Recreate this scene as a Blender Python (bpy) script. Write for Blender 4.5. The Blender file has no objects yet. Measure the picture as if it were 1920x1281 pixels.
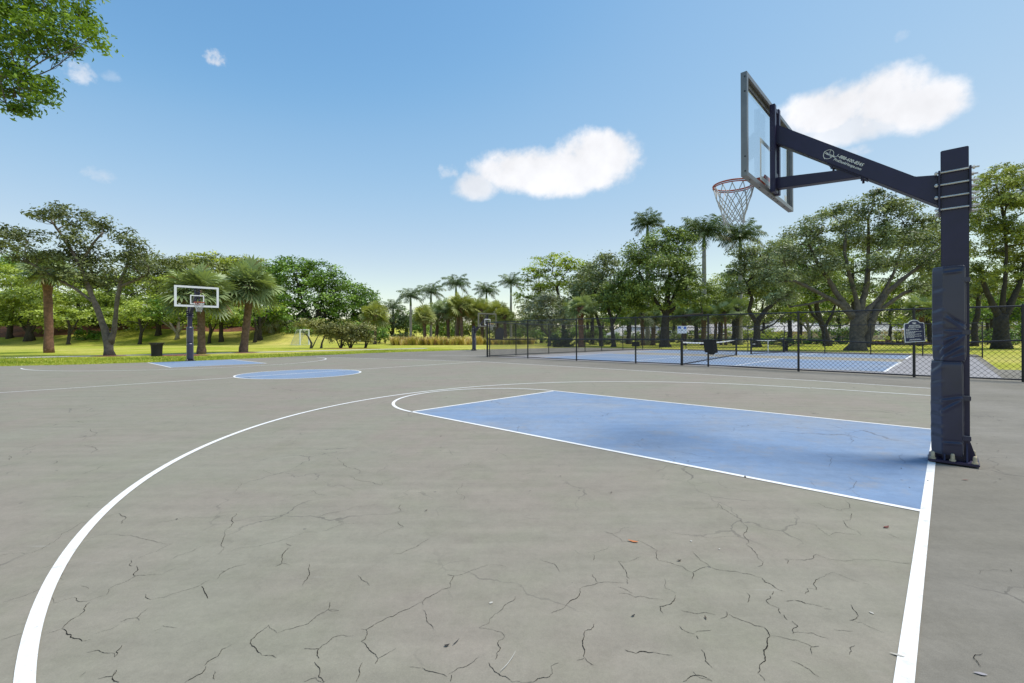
import bpy, bmesh, math, random
import numpy as np
from mathutils import Vector, Matrix

# ------------------------------------------------------------------ camera
F = 862.09            # focal length in photo pixels (1920 wide)
TH = 0.812            # heading of the court's long axis, left of the camera axis
Y0 = 628.5            # horizon row
ROLL = -0.0042
UC, VC, H = -0.1414, -6.0114, 1.2122     # camera in court coordinates, height above the court
sc = bpy.context.scene
col = sc.collection
cam_d = bpy.data.cameras.new('camera'); cam = bpy.data.objects.new('camera', cam_d); col.objects.link(cam)
cam.location = (0, 0, H)
cam.rotation_mode = 'QUATERNION'
cam.rotation_quaternion = (Matrix.Rotation(math.pi/2, 4, 'X') @ Matrix.Rotation(ROLL, 4, 'Z')).to_quaternion()
cam_d.sensor_width = 36; cam_d.lens = F/1920*36
cam_d.shift_y = (Y0-640.5)/1920
cam_d.clip_start = 0.05; cam_d.clip_end = 3000
sc.camera = cam
sc.view_settings.view_transform = 'Standard'; sc.view_settings.look = 'None'
sc.view_settings.gamma = 1; sc.view_settings.exposure = 0.5
SUN_EL, SUN_AZ = math.radians(66), math.radians(88)     # azimuth clockwise from +Y

def ray(x, y):
    a, b = x-960, y-Y0; c, s = math.cos(ROLL), math.sin(ROLL)
    return np.array([(a*c+b*s)/F, 1.0, -(-a*s+b*c)/F])
def P3(x, y, Y):                       # photo pixel at depth Y
    r = ray(x, y)*Y; r[2] += H; return r
def G(x, y, z=0.0):                    # photo pixel on the ground
    r = ray(x, y); t = (z-H)/r[2]; q = r*t; q[2] = z; return q
EU = np.array([-math.sin(TH), math.cos(TH)]); EV = np.array([math.cos(TH), math.sin(TH)])
def UV(u, v, z=0.0):                   # court coordinates -> world
    q = EU*(u-UC)+EV*(v-VC); return np.array([q[0], q[1], z])
def onv(x, y, v):                      # photo pixel on the vertical plane v = const -> (u, z)
    r = ray(x, y); t = (v-VC)/(r[:2]@EV); q = r*t; return q[:2]@EU+UC, q[2]+H

# ------------------------------------------------------------------ sky
def N(nt, typ, **kw):
    n = nt.nodes.new(typ)
    for k, v in kw.items():
        if k.startswith('i_'):
            key = k[2:]; key = int(key) if key.isdigit() else key.replace('_', ' ')
            n.inputs[key].default_value = v
        else: setattr(n, k, v)
    return n
def M(nt, op, a, b=None, c=None, clamp=False):
    n = nt.nodes.new('ShaderNodeMath'); n.operation = op; n.use_clamp = clamp
    for i, q in enumerate((a, b, c)):
        if q is None: continue
        if isinstance(q, (int, float)): n.inputs[i].default_value = q
        else: nt.links.new(q, n.inputs[i])
    return n.outputs[0]
w = bpy.data.worlds.new('World'); sc.world = w; w.use_nodes = True
nt = w.node_tree; nt.nodes.clear()
sky = N(nt, 'ShaderNodeTexSky', sky_type='NISHITA', sun_disc=False, sun_elevation=SUN_EL, sun_rotation=SUN_AZ,
        altitude=0, air_density=1.0, dust_density=0.35, ozone_density=3.0)
tc = N(nt, 'ShaderNodeTexCoord')
sep = N(nt, 'ShaderNodeSeparateXYZ'); nt.links.new(tc.outputs['Generated'], sep.inputs[0])
az = M(nt, 'ARCTAN2', sep.outputs[0], sep.outputs[1]); el = M(nt, 'ARCSINE', sep.outputs[2])
nz = N(nt, 'ShaderNodeTexNoise', i_Scale=9.0, i_Detail=9.0, i_Roughness=0.55)
nt.links.new(tc.outputs['Generated'], nz.inputs['Vector'])
nz2 = N(nt, 'ShaderNodeTexNoise', i_Scale=30.0, i_Detail=9.0, i_Roughness=0.62)
nt.links.new(tc.outputs['Generated'], nz2.inputs['Vector'])
nn = M(nt, 'ADD', M(nt, 'MULTIPLY', M(nt, 'SUBTRACT', nz.outputs[0], 0.5), 1.5), M(nt, 'MULTIPLY', M(nt, 'SUBTRACT', nz2.outputs[0], 0.5), 1.05))
nz3 = N(nt, 'ShaderNodeTexNoise', i_Scale=60.0, i_Detail=6.0, i_Roughness=0.6); nt.links.new(tc.outputs['Generated'], nz3.inputs['Vector'])
nnS = M(nt, 'ADD', M(nt, 'MULTIPLY', nn, .6), M(nt, 'SUBTRACT', M(nt, 'MULTIPLY', M(nt, 'SUBTRACT', nz3.outputs[0], 0.5), 3.4), -.05))
CLOUDS = [(1115, 300, 92, 50, 1), (985, 325, 110, 42, 1), (890, 352, 48, 30, .85), (1050, 330, 130, 44, 1),
          (1560, 208, 105, 46, 1), (1660, 195, 95, 62, 1), (1735, 205, 85, 50, 1), (1610, 240, 120, 34, .8),
          (150, 140, 34, 21, .62), (408, 112, 25, 14, .75), (188, 330, 32, 15, .3), (845, 325, 22, 16, .42),
          (1600, 287, 30, 14, .4), (1720, 115, 22, 11, .2), (1690, 70, 16, 9, .2), (205, 143, 22, 10, .2)]
mask = None
for x, y, rx, ry, op in CLOUDS:
    d = ray(x, y); d = d/np.linalg.norm(d)
    a0, e0 = math.atan2(d[0], d[1]), math.asin(d[2])
    c2 = 1/(1+((x-960)/F)**2)
    ra = rx/F*c2*1.12; re = ry/F*math.sqrt(c2)*1.12
    da = M(nt, 'MULTIPLY', M(nt, 'SUBTRACT', az, a0), 1/ra)
    de0 = M(nt, 'MULTIPLY', M(nt, 'SUBTRACT', el, e0), 1/re)
    de = M(nt, 'MAXIMUM', de0, M(nt, 'MULTIPLY', de0, -1.25))
    r2 = M(nt, 'ADD', M(nt, 'MULTIPLY', da, da), M(nt, 'MULTIPLY', de, de))
    v = M(nt, 'ADD', M(nt, 'SUBTRACT', 1.0, r2), nn if rx > 40 else nnS)
    mr = N(nt, 'ShaderNodeMapRange', interpolation_type='SMOOTHSTEP'); nt.links.new(v, mr.inputs[0])
    mr.inputs[1].default_value, mr.inputs[2].default_value = (-.06, .72) if rx > 40 else (-.10, 1.5); mr.inputs[3].default_value = 0; mr.inputs[4].default_value = op
    mask = mr.outputs[0] if mask is None else M(nt, 'MAXIMUM', mask, mr.outputs[0])
hs = N(nt, 'ShaderNodeHueSaturation', i_Saturation=1.0, i_Value=1.16); nt.links.new(sky.outputs[0], hs.inputs['Color'])
mix = N(nt, 'ShaderNodeMixRGB'); nt.links.new(mask, mix.inputs[0])
tint = N(nt, 'ShaderNodeMixRGB', blend_type='MULTIPLY'); tint.inputs[0].default_value = 1; tint.inputs[2].default_value = (1.10, 1.05, .97, 1)
nt.links.new(hs.outputs[0], tint.inputs[1]); K_ = 0.125*2**.5                         # grade the sky in display units, then back
sc1 = N(nt, 'ShaderNodeVectorMath', operation='SCALE'); sc1.inputs['Scale'].default_value = K_; nt.links.new(tint.outputs[0], sc1.inputs[0])
cv = N(nt, 'ShaderNodeRGBCurve'); nt.links.new(sc1.outputs[0], cv.inputs['Color'])
for ch, pts in enumerate((((.15, .10), (.25, .185), (.323, .30), (.6, .57), (1, .88)), ((.2, .19), (.4, .40), (.515, .525), (.88, .735), (1, .82)), ((.4, .41), (.7, .72), (.84, .795), (.96, .83), (1, .838)))):
    c_ = cv.mapping.curves[ch]; c_.points[0].location = (0, 0); c_.points[1].location = pts[-1]
    for q in pts[:-1]: c_.points.new(*q)
cv.mapping.extend = 'EXTRAPOLATED'; cv.mapping.update()
sc2 = N(nt, 'ShaderNodeVectorMath', operation='SCALE'); sc2.inputs['Scale'].default_value = 1/K_; nt.links.new(cv.outputs[0], sc2.inputs[0])
nt.links.new(sc2.outputs[0], mix.inputs[1])
SKY_S = 0.125
cloud_v = M(nt, 'ADD', 5.3, M(nt, 'MULTIPLY', M(nt, 'SUBTRACT', nz.outputs[0], 0.5), 3.2))
cl = N(nt, 'ShaderNodeCombineXYZ'); nt.links.new(cloud_v, cl.inputs[0]); nt.links.new(M(nt, 'MULTIPLY', cloud_v, 1.01), cl.inputs[1]); nt.links.new(M(nt, 'MULTIPLY', cloud_v, 1.05), cl.inputs[2])
nt.links.new(cl.outputs[0], mix.inputs[2])
bg = N(nt, 'ShaderNodeBackground', i_Strength=SKY_S); nt.links.new(mix.outputs[0], bg.inputs[0])
wo = N(nt, 'ShaderNodeOutputWorld'); nt.links.new(bg.outputs[0], wo.inputs[0])
# ------------------------------------------------------------------ sun
sd = bpy.data.lights.new('sun', 'SUN'); so = bpy.data.objects.new('sun', sd); col.objects.link(so)
sd.energy = 2.9; sd.angle = math.radians(20.0); sd.color = (1, .955, .88)
sdir = Vector((math.sin(SUN_AZ)*math.cos(SUN_EL), math.cos(SUN_AZ)*math.cos(SUN_EL), math.sin(SUN_EL)))
so.rotation_euler = (-sdir).to_track_quat('-Z', 'Y').to_euler()
so.location = (30, 0, 60)

rng = np.random.default_rng(7)
random.seed(7)

# ------------------------------------------------------------------ materials
def lin(r, g, b):
    f = lambda c: ((c/255+.055)/1.055)**2.4 if c > 10 else c/255/12.92
    return (f(r), f(g), f(b))
def newmat(name):
    m = bpy.data.materials.new(name); m.use_nodes = True
    nt = m.node_tree; b = nt.nodes['Principled BSDF']; return m, nt, b
def noise(nt, scale, detail=4, rough=.55, coord='Object', dist=0.0, vec=None):
    t = N(nt, 'ShaderNodeTexNoise'); t.inputs['Scale'].default_value = scale; t.inputs['Detail'].default_value = detail
    t.inputs['Roughness'].default_value = rough; t.inputs['Distortion'].default_value = dist
    if vec is None: vec = N(nt, 'ShaderNodeTexCoord').outputs[coord]
    nt.links.new(vec, t.inputs['Vector']); return t.outputs[0]
def ramp(nt, fac, stops):
    r = N(nt, 'ShaderNodeValToRGB'); e = r.color_ramp.elements
    while len(e) < len(stops): e.new(0.5)
    for q, (p, c) in zip(e, stops): q.position = p; q.color = (*c, 1)
    nt.links.new(fac, r.inputs[0]); return r.outputs[0]
def mixc(nt, fac, a, b, mode='MIX'):
    n = N(nt, 'ShaderNodeMixRGB', blend_type=mode)
    for i, q in ((0, fac), (1, a), (2, b)):
        if isinstance(q, (int, float)): n.inputs[i].default_value = q
        elif isinstance(q, tuple): n.inputs[i].default_value = (*q, 1)
        else: nt.links.new(q, n.inputs[i])
    return n.outputs[0]
def bump(nt, b, h, strength=.3, dist=.01):
    n = N(nt, 'ShaderNodeBump', i_Strength=strength, i_Distance=dist); nt.links.new(h, n.inputs['Height']); nt.links.new(n.outputs[0], b.inputs['Normal'])
def plain(name, c, rough=.5, metal=0, var=.12, scale=6.0, bmp=0, spec=.5):
    m, nt, b = newmat(name)
    n = noise(nt, scale, 5)
    lo = tuple(x*(1-var) for x in c); hi = tuple(min(1, x*(1+var)) for x in c)
    nt.links.new(ramp(nt, n, [(.3, lo), (.7, hi)]), b.inputs['Base Color'])
    b.inputs['Roughness'].default_value = rough; b.inputs['Metallic'].default_value = metal
    b.inputs['Specular IOR Level'].default_value = spec
    if bmp: bump(nt, b, noise(nt, scale*6, 4), bmp, .01)
    return m
MATS = {}
MATS['navy'] = plain('navy powder coat', (.018, .0132, .048), .42, 0, .18, 5)
MATS['vinyl'] = plain('navy vinyl', (.0150, .0155, .048), .30, 0, .2, 4, 0, .65)
MATS['vinyl'].node_tree.nodes['Principled BSDF'].inputs['Sheen Weight'].default_value = .55; MATS['vinyl'].node_tree.nodes['Principled BSDF'].inputs['Sheen Roughness'].default_value = .45
MATS['alu'] = plain('brushed aluminium', (.22, .21, .205), .38, .75, .1, 9)
MATS['white_metal'] = plain('white metal', (.74, .75, .76), .45, 0, .05)
MATS['zinc'] = plain('galvanised steel', (.62, .6, .56), .42, .55, .12, 30)
MATS['bolt_cap'] = plain('bolt cap', (.48, .40, .27), .6, .1, .25, 40)
MATS['orange'] = plain('orange paint', (.42, .075, .028), .45, 0, .2, 12)
MATS['netcord'] = plain('net cord', (.46, .46, .45), .8, 0, .15, 30)
MATS['black'] = plain('black coated steel', (.012, .012, .015), .4, 0, .2)
MATS['wire'] = plain('black vinyl wire', (.022, .022, .026), .6, 0, .15)
MATS['black_rough'] = plain('black plastic', (.010, .010, .012), .6, 0, .2)
MATS['mesh_black'] = plain('black net fabric', (.012, .012, .014), .9, 0, .2)
MATS['signnavy'] = plain('navy sign face', (.012, .018, .075), .4, 0, .08)
MATS['signwhite'] = plain('white sign paint', (.78, .78, .78), .5, 0, .04)
MATS['signblue'] = plain('blue sign print', (.05, .14, .5), .5, 0, .05)
MATS['letter'] = plain('white lettering', (.8, .79, .76), .5, 0, .03)
MATS['roofwhite'] = plain('pale tile roof', (.50, .48, .46), .8, 0, .12, 2)
MATS['roofgrey'] = plain('grey tile roof', (.32, .30, .29), .8, 0, .15, 2)
MATS['wallcream'] = plain('cream stucco', (.62, .55, .46), .85, 0, .06)
MATS['wallpink'] = plain('peach stucco', (.62, .46, .38), .85, 0, .06)
MATS['glassdark'] = plain('dark window glass', (.03, .04, .05), .15, 0, .2)
MATS['mulch'] = plain('red mulch', (.17, .065, .032), .95, 0, .45, 3.5, .6)
MATS['concrete'] = plain('concrete path', (.50, .47, .42), .9, 0, .1, 2)
MATS['bark_oak'] = plain('oak bark', (.118, .100, .085), .95, 0, .45, 5, .8)
MATS['bark_dark'] = plain('dark bark', (.048, .040, .034), .95, 0, .45, 5, .8)
MATS['bark_pale'] = plain('pale bark', (.27, .245, .21), .95, 0, .3, 4, .6)
MATS['palm_bark'] = plain('palm bark', (.15, .098, .072), .95, 0, .45, 6, .9)
MATS['palm_red'] = plain('reddish palm bark', (.17, .088, .058), .95, 0, .45, 6, .9)
MATS['royal_bark'] = plain('pale royal palm bark', (.36, .33, .29), .9, 0, .15, 3)
MATS['shaft'] = plain('palm crownshaft', (.11, .17, .05), .5, 0, .2, 4)
MATS['crackfill'] = plain('dark crack', (.026, .024, .021), 1.0, 0, .3, 20, 0, 0)
MATS['crackfaint'] = plain('faint crack', (.078, .073, .063), 1.0, 0, .3, 20, 0, 0)

def leafmat(name, dark, light, dry=None, trans=.2):
    m, nt, b = newmat(name)
    dark = tuple(q*1.5 for q in dark); light = tuple(q*1.65 for q in light)
    at = N(nt, 'ShaderNodeAttribute', attribute_name='tint')
    st = [(0.0, dark), (.78, light)]
    if dry: st = [(0.0, dark), (.72, light), (.9, light), (1.0, dry)]
    c = ramp(nt, at.outputs['Fac'], st)
    nt.links.new(c, b.inputs['Base Color'])
    b.inputs['Roughness'].default_value = .48; b.inputs['Specular IOR Level'].default_value = .38
    tr = N(nt, 'ShaderNodeBsdfTranslucent'); 
    nt.links.new(mixc(nt, 1.0, c, (1.0, 1.0, .45), 'MULTIPLY'), tr.inputs[0])
    ms = N(nt, 'ShaderNodeMixShader', i_0=trans); nt.links.new(b.outputs[0], ms.inputs[1]); nt.links.new(tr.outputs[0], ms.inputs[2])
    nt.links.new(ms.outputs[0], nt.nodes['Material Output'].inputs[0])
    return m
LM = {
 'oakdark': leafmat('oak leaves', (0.038, 0.0522, 0.019), (0.138, 0.161, 0.0633)),
 'oakgrey': leafmat('grey green leaves', (0.0522, 0.0741, 0.0323), (0.2472, 0.2818, 0.138)),
 'oakmid': leafmat('live oak leaves', (0.0427, 0.076, 0.0171), (0.2242, 0.2818, 0.0736)),
 'bright': leafmat('bright green leaves', (0.0712, 0.1064, 0.0152), (0.3162, 0.3795, 0.0759), trans=.35),
 'mid': leafmat('mid green leaves', (.045, .095, .014), (.150, .240, .035)),
 'dome': leafmat('rounded tree leaves', (.050, .105, .016), (.165, .260, .042)),
 'olive': leafmat('olive leaves', (.060, .080, .020), (.170, .195, .050)),
 'yellow': leafmat('yellow green leaves', (.100, .140, .014), (.290, .330, .040)),
 'crape': leafmat('olive brown leaves', (.075, .088, .026), (.235, .230, .082)),
 'silver': leafmat('silver leaves', (.085, .105, .068), (.240, .260, .190)),
 'hedge': leafmat('hedge leaves', (.035, .085, .012), (.120, .220, .028)),
 'darkbush': leafmat('dark shrub leaves', (.020, .040, .012), (.070, .100, .032)),
 'redbush': leafmat('red brown shrub leaves', (.050, .022, .018), (.160, .070, .050)),
 'lacy': leafmat('lacy olive leaves', (0.076, 0.1026, 0.0209), (0.276, 0.3105, 0.0828)),
 'near': leafmat('overhead leaves', (.045, .095, .012), (.190, .280, .035), trans=.45),
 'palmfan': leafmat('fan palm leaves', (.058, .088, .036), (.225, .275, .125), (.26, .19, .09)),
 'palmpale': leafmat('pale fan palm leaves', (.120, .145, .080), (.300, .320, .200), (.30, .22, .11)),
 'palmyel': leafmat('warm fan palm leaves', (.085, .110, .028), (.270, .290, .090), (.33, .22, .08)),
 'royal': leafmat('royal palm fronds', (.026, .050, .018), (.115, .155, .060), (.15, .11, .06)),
 'ornament': leafmat('ornamental grass blades', (.16, .18, .035), (.42, .34, .12), (.42, .24, .19)),
 'blade': leafmat('lawn blades', (.11, .17, .014), (.28, .31, .035), (.33, .29, .08), trans=.3),
}

# court paints
def courtmat(name, base, stain, green, scale=1.0, speck=.06, wear=0.0):
    m, nt, b = newmat(name)
    tcx = N(nt, 'ShaderNodeTexCoord').outputs['Object']
    n1 = noise(nt, .35*scale, 5, .6, vec=tcx, dist=.6); n2 = noise(nt, 1.7*scale, 6, .65, vec=tcx); n3 = noise(nt, 220, 3, .7, vec=tcx); n4 = noise(nt, 38, 4, .6, vec=tcx)
    mp = N(nt, 'ShaderNodeMapping'); mp.inputs['Rotation'].default_value = (0, 0, .55); mp.inputs['Scale'].default_value = (.5, 5, 1); nt.links.new(tcx, mp.inputs[0])
    n5 = noise(nt, 1.3, 5, .6, vec=mp.outputs[0])
    c = mixc(nt, M(nt, 'MULTIPLY', ramp(nt, n1, [(.40, (0,0,0)), (.60, (1,1,1))]), 1.0), base, stain)
    c = mixc(nt, M(nt, 'MULTIPLY', ramp(nt, n2, [(.45, (0,0,0)), (.75, (1,1,1))]), .55), c, green)
    c = mixc(nt, 1.0, c, ramp(nt, n5, [(.25, (.89, .89, .885)), (.75, (1.07, 1.07, 1.065))]), 'MULTIPLY')
    c = mixc(nt, 1.0, c, ramp(nt, n3, [(.3, (1-speck*1.6,)*3), (.7, (1+speck*1.6,)*3)]), 'MULTIPLY')
    c = mixc(nt, 1.0, c, ramp(nt, n4, [(.3, (1-speck*.7,)*3), (.7, (1+speck*.7,)*3)]), 'MULTIPLY')
    n7 = noise(nt, 7.5, 6, .72, vec=tcx); c = mixc(nt, 1.0, c, ramp(nt, n7, [(.28, (.90, .90, .895)), (.5, (1, 1, 1)), (.74, (1.08, 1.08, 1.08))]), 'MULTIPLY')
    n8 = noise(nt, .9, 7, .7, vec=tcx, dist=1.2); c = mixc(nt, 1.0, c, ramp(nt, n8, [(.30, (.91, .905, .90)), (.46, (1, 1, 1)), (.60, (1, 1, 1)), (.72, (1.06, 1.055, 1.05))]), 'MULTIPLY')
    if wear:
        n9 = noise(nt, 2.6, 9, .78, vec=tcx, dist=.4); c = mixc(nt, M(nt, 'MULTIPLY', ramp(nt, n9, [(.52, (0, 0, 0)), (.66, (1, 1, 1))]), wear), c, (.25, .255, .27))
        nA = noise(nt, 60, 4, .7, vec=tcx); c = mixc(nt, M(nt, 'MULTIPLY', M(nt, 'GREATER_THAN', nA, .70), wear), c, (.22, .215, .20))
    # scattered dark specks and pale scuffs
    vo = N(nt, 'ShaderNodeTexVoronoi'); vo.inputs['Scale'].default_value = 2.6; nt.links.new(tcx, vo.inputs['Vector'])
    c = mixc(nt, M(nt, 'MULTIPLY', M(nt, 'LESS_THAN', vo.outputs['Distance'], .028), .55), c, (.09, .085, .08))
    # hairline crazing, only in some areas
    nd = N(nt, 'ShaderNodeTexNoise', i_Scale=2.2, i_Detail=5.0); nt.links.new(tcx, nd.inputs['Vector'])
    vd = N(nt, 'ShaderNodeVectorMath', operation='MULTIPLY_ADD'); nt.links.new(nd.outputs['Color'], vd.inputs[0]); vd.inputs[1].default_value = (.55, .55, 0); nt.links.new(tcx, vd.inputs[2])
    ve = N(nt, 'ShaderNodeTexVoronoi', feature='DISTANCE_TO_EDGE', i_Scale=1.15); nt.links.new(vd.outputs[0], ve.inputs['Vector'])
    hair = M(nt, 'LESS_THAN', ve.outputs['Distance'], .006); area = ramp(nt, noise(nt, .8, 3, .6, vec=tcx), [(.50, (0, 0, 0)), (.62, (1, 1, 1))])
    c = mixc(nt, M(nt, 'MULTIPLY', M(nt, 'MULTIPLY', hair, area), .5), c, (.06, .056, .05))
    # pale rubbed scuffs
    n6 = noise(nt, 5.5, 3, .5, vec=mp.outputs[0]); c = mixc(nt, M(nt, 'MULTIPLY', ramp(nt, n6, [(.70, (0, 0, 0)), (.80, (1, 1, 1))]), .22), c, (.42, .41, .38))
    nt.links.new(c, b.inputs['Base Color']); b.inputs['Roughness'].default_value = .82; b.inputs['Specular IOR Level'].default_value = .3
    bump(nt, b, n3, .25, .002)
    return m
MATS['court'] = courtmat('grey court paint', (.238, .225, .176), (.246, .214, .176), (.205, .206, .143))
MATS['apron'] = courtmat('dark grey court surround', (.178, .163, .132), (.212, .195, .164), (.160, .147, .122), 1, .10)
MATS['blue'] = courtmat('blue court paint', (.178, .258, .388), (.232, .282, .360), (.150, .238, .390), 1, .05, .55)
MATS['pickle_grey'] = courtmat('pale grey court', (.30, .29, .30), (.27, .26, .27), (.28, .27, .26), 1, .05)
MATS['pickle_tan'] = courtmat('tan court strip', (.30, .28, .23), (.27, .25, .21), (.28, .26, .2), 1, .05)
def linemat():
    m, nt, b = newmat('white line paint')
    n = noise(nt, 14, 6, .7); n2 = noise(nt, 90, 4, .7)
    c = ramp(nt, n, [(.28, (.52, .505, .47)), (.44, (.72, .715, .695)), (.8, (.79, .785, .77))])
    c = mixc(nt, M(nt, 'MULTIPLY', M(nt, 'GREATER_THAN', n2, .66), .6), c, (.3, .29, .26))
    nt.links.new(c, b.inputs['Base Color']); b.inputs['Roughness'].default_value = .75
    return m
MATS['line'] = linemat()
def lawnmat():
    m, nt, b = newmat('lawn')
    n1 = noise(nt, .16, 5, .6); n2 = noise(nt, 1.4, 6, .7); n3 = noise(nt, 22, 4, .75); n4 = noise(nt, .035, 3)
    c = ramp(nt, n1, [(.32, (.25, .33, .025)), (.5, (.40, .41, .055)), (.7, (.55, .49, .14))])
    c = mixc(nt, M(nt, 'MULTIPLY', ramp(nt, n4, [(.42, (0,0,0)), (.62, (1,1,1))]), .5), c, (.58, .49, .18))
    c = mixc(nt, 1.0, c, ramp(nt, n2, [(.25, (.62, .66, .6)), (.75, (1.25, 1.22, 1.2))]), 'MULTIPLY')
    c = mixc(nt, 1.0, c, ramp(nt, n3, [(.25, (.55, .58, .5)), (.75, (1.35, 1.35, 1.3))]), 'MULTIPLY')
    nt.links.new(c, b.inputs['Base Color']); b.inputs['Roughness'].default_value = 1; b.inputs['Specular IOR Level'].default_value = .1
    bump(nt, b, n3, .8, .05)
    return m
MATS['lawn'] = lawnmat()
def glassmat():
    m, nt, b = newmat('clear acrylic')
    nt.nodes.remove(b)
    t = N(nt, 'ShaderNodeBsdfTransparent'); t.inputs[0].default_value = (.975, .985, .985, 1)
    g = N(nt, 'ShaderNodeBsdfGlossy'); g.inputs['Roughness'].default_value = .03
    fr = N(nt, 'ShaderNodeFresnel', i_IOR=1.3)
    ms = N(nt, 'ShaderNodeMixShader'); nt.links.new(M(nt, 'MULTIPLY', fr.outputs[0], .15), ms.inputs[0]); nt.links.new(t.outputs[0], ms.inputs[1]); nt.links.new(g.outputs[0], ms.inputs[2])
    nt.links.new(ms.outputs[0], nt.nodes['Material Output'].inputs[0]); return m
MATS['glass'] = glassmat()

# ------------------------------------------------------------------ object helpers
def tag(o, label=None, cat=None, group=None, kind=None):
    if label: o['label'] = label
    if cat: o['category'] = cat
    if group: o['group'] = group
    if kind: o['kind'] = kind
    return o
def thing(name, loc, label, cat, group=None):
    o = bpy.data.objects.new(name, None); o.empty_display_size = .2; col.objects.link(o)
    o.location = [float(q) for q in loc]
    return tag(o, label, cat, group)
def origin(o):
    v = np.zeros(3)
    while o is not None: v = v+np.array(o.location); o = o.parent
    return v
def link(name, me, mat, parent=None, smooth=False, world=True):
    if mat is not None:
        for mm in (mat if isinstance(mat, (list, tuple)) else [mat]): me.materials.append(mm)
    o = bpy.data.objects.new(name, me); col.objects.link(o)
    if parent is not None:
        o.parent = parent
        if world: me.transform(Matrix.Translation(Vector(-origin(parent))))
    if smooth and len(me.polygons): me.polygons.foreach_set('use_smooth', [True]*len(me.polygons))
    return o
def npmesh(name, V, Fq, tint=None):
    V = np.asarray(V, dtype=np.float32); Fq = np.asarray(Fq, dtype=np.int32); k = Fq.shape[1]
    me = bpy.data.meshes.new(name); me.vertices.add(len(V)); me.vertices.foreach_set('co', V.ravel())
    me.loops.add(Fq.size); me.loops.foreach_set('vertex_index', Fq.ravel())
    me.polygons.add(len(Fq)); me.polygons.foreach_set('loop_start', np.arange(0, Fq.size, k, dtype=np.int32))
    me.update(calc_edges=True)
    if tint is not None:
        a = me.attributes.new('tint', 'FLOAT', 'FACE'); a.data.foreach_set('value', np.asarray(tint, dtype=np.float32))
    return me
class MB:                               # collects polygons; build() links ONE mesh
    def __init__(s): s.v = []; s.f = []
    def poly(s, pts):
        k = len(s.v); s.v += [tuple(map(float, q)) for q in pts]; s.f.append(tuple(range(k, k+len(pts)))); return s
    def prism(s, bottom, top):           # two rings of equal length
        n = len(bottom); k = len(s.v); s.v += [tuple(map(float, q)) for q in list(bottom)+list(top)]
        s.f.append(tuple(range(k+n-1, k-1, -1))); s.f.append(tuple(range(k+n, k+2*n)))
        for i in range(n):
            j = (i+1) % n; s.f.append((k+i, k+j, k+n+j, k+n+i))
        return s
    def tube(s, pts, rad, n=8, caps=True, wob=0):
        pts = [np.array(q, float) for q in pts]; k0 = len(s.v)
        if isinstance(rad, (int, float)): rad = [rad]*len(pts)
        up = None
        for i, q in enumerate(pts):
            d = pts[min(i+1, len(pts)-1)]-pts[max(i-1, 0)]; d = d/(np.linalg.norm(d)+1e-9)
            if up is None:
                up = np.array([0, 0, 1.]) if abs(d[2]) < .9 else np.array([1., 0, 0])
            a = np.cross(d, up); a /= np.linalg.norm(a)+1e-9; b = np.cross(a, d); up = b
            for j in range(n):
                t = 2*math.pi*j/n; r = rad[i]*(1+wob*(random.random()-.5))
                s.v.append(tuple(q+r*(math.cos(t)*a+math.sin(t)*b)))
        for i in range(len(pts)-1):
            for j in range(n):
                jj = (j+1) % n; A = k0+i*n; B = A+n
                s.f.append((A+j, A+jj, B+jj, B+j))
        if caps:
            s.f.append(tuple(range(k0+n-1, k0-1, -1))); e = k0+(len(pts)-1)*n; s.f.append(tuple(range(e, e+n)))
        return s
    def build(s, name, mat, parent=None, smooth=False, bevel=0, world=True):
        me = bpy.data.meshes.new(name); me.from_pydata(s.v, [], s.f); me.update()
        bm = bmesh.new(); bm.from_mesh(me)
        bmesh.ops.recalc_face_normals(bm, faces=bm.faces)
        if bevel: bmesh.ops.bevel(bm, geom=bm.edges[:], offset=bevel, segments=2, affect='EDGES', clamp_overlap=True)
        bm.to_mesh(me); bm.free()
        return link(name, me, mat, parent, smooth, world)
class Frame:                             # a local frame: origin o, axes a (along), b (across), z up
    def __init__(s, o, a, b): s.o = np.array(o, float); s.a = np.array([*a, 0.]); s.b = np.array([*b, 0.])
    def __call__(s, x, y, z): return s.o+s.a*x+s.b*y+np.array([0, 0, z])
    def box(s, mb, x0, x1, y0, y1, z0, z1):
        return mb.prism([s(x0, y0, z0), s(x1, y0, z0), s(x1, y1, z0), s(x0, y1, z0)], [s(x0, y0, z1), s(x1, y0, z1), s(x1, y1, z1), s(x0, y1, z1)])
    def extr(s, mb, pts_xz, y0, y1):     # a polygon in x,z pushed through y
        return mb.prism([s(x, y0, z) for x, z in pts_xz], [s(x, y1, z) for x, z in pts_xz])
COURT = Frame(UV(0, 0), EU, EV)
def textmesh(txt, size, align='LEFT', offset=0.0, shear=0.0):
    cu = bpy.data.curves.new('lettering', 'FONT'); cu.body = txt; cu.size = size; cu.align_x = align; cu.offset = offset; cu.shear = shear
    cu.resolution_u = 3
    ob = bpy.data.objects.new('lettering', cu); col.objects.link(ob)
    dg = bpy.context.evaluated_depsgraph_get(); dg.update()
    me = bpy.data.meshes.new_from_object(ob.evaluated_get(dg)); bpy.data.objects.remove(ob); bpy.data.curves.remove(cu)
    return me
def place_flat(me, o, xd, yd):           # puts flat x/y mesh at o with axes xd, yd
    xd = Vector(xd).normalized(); yd = Vector(yd).normalized(); zd = xd.cross(yd)
    m = Matrix((( xd[0], yd[0], zd[0], o[0]), (xd[1], yd[1], zd[1], o[1]), (xd[2], yd[2], zd[2], o[2]), (0, 0, 0, 1)))
    me.transform(m); return me

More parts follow.
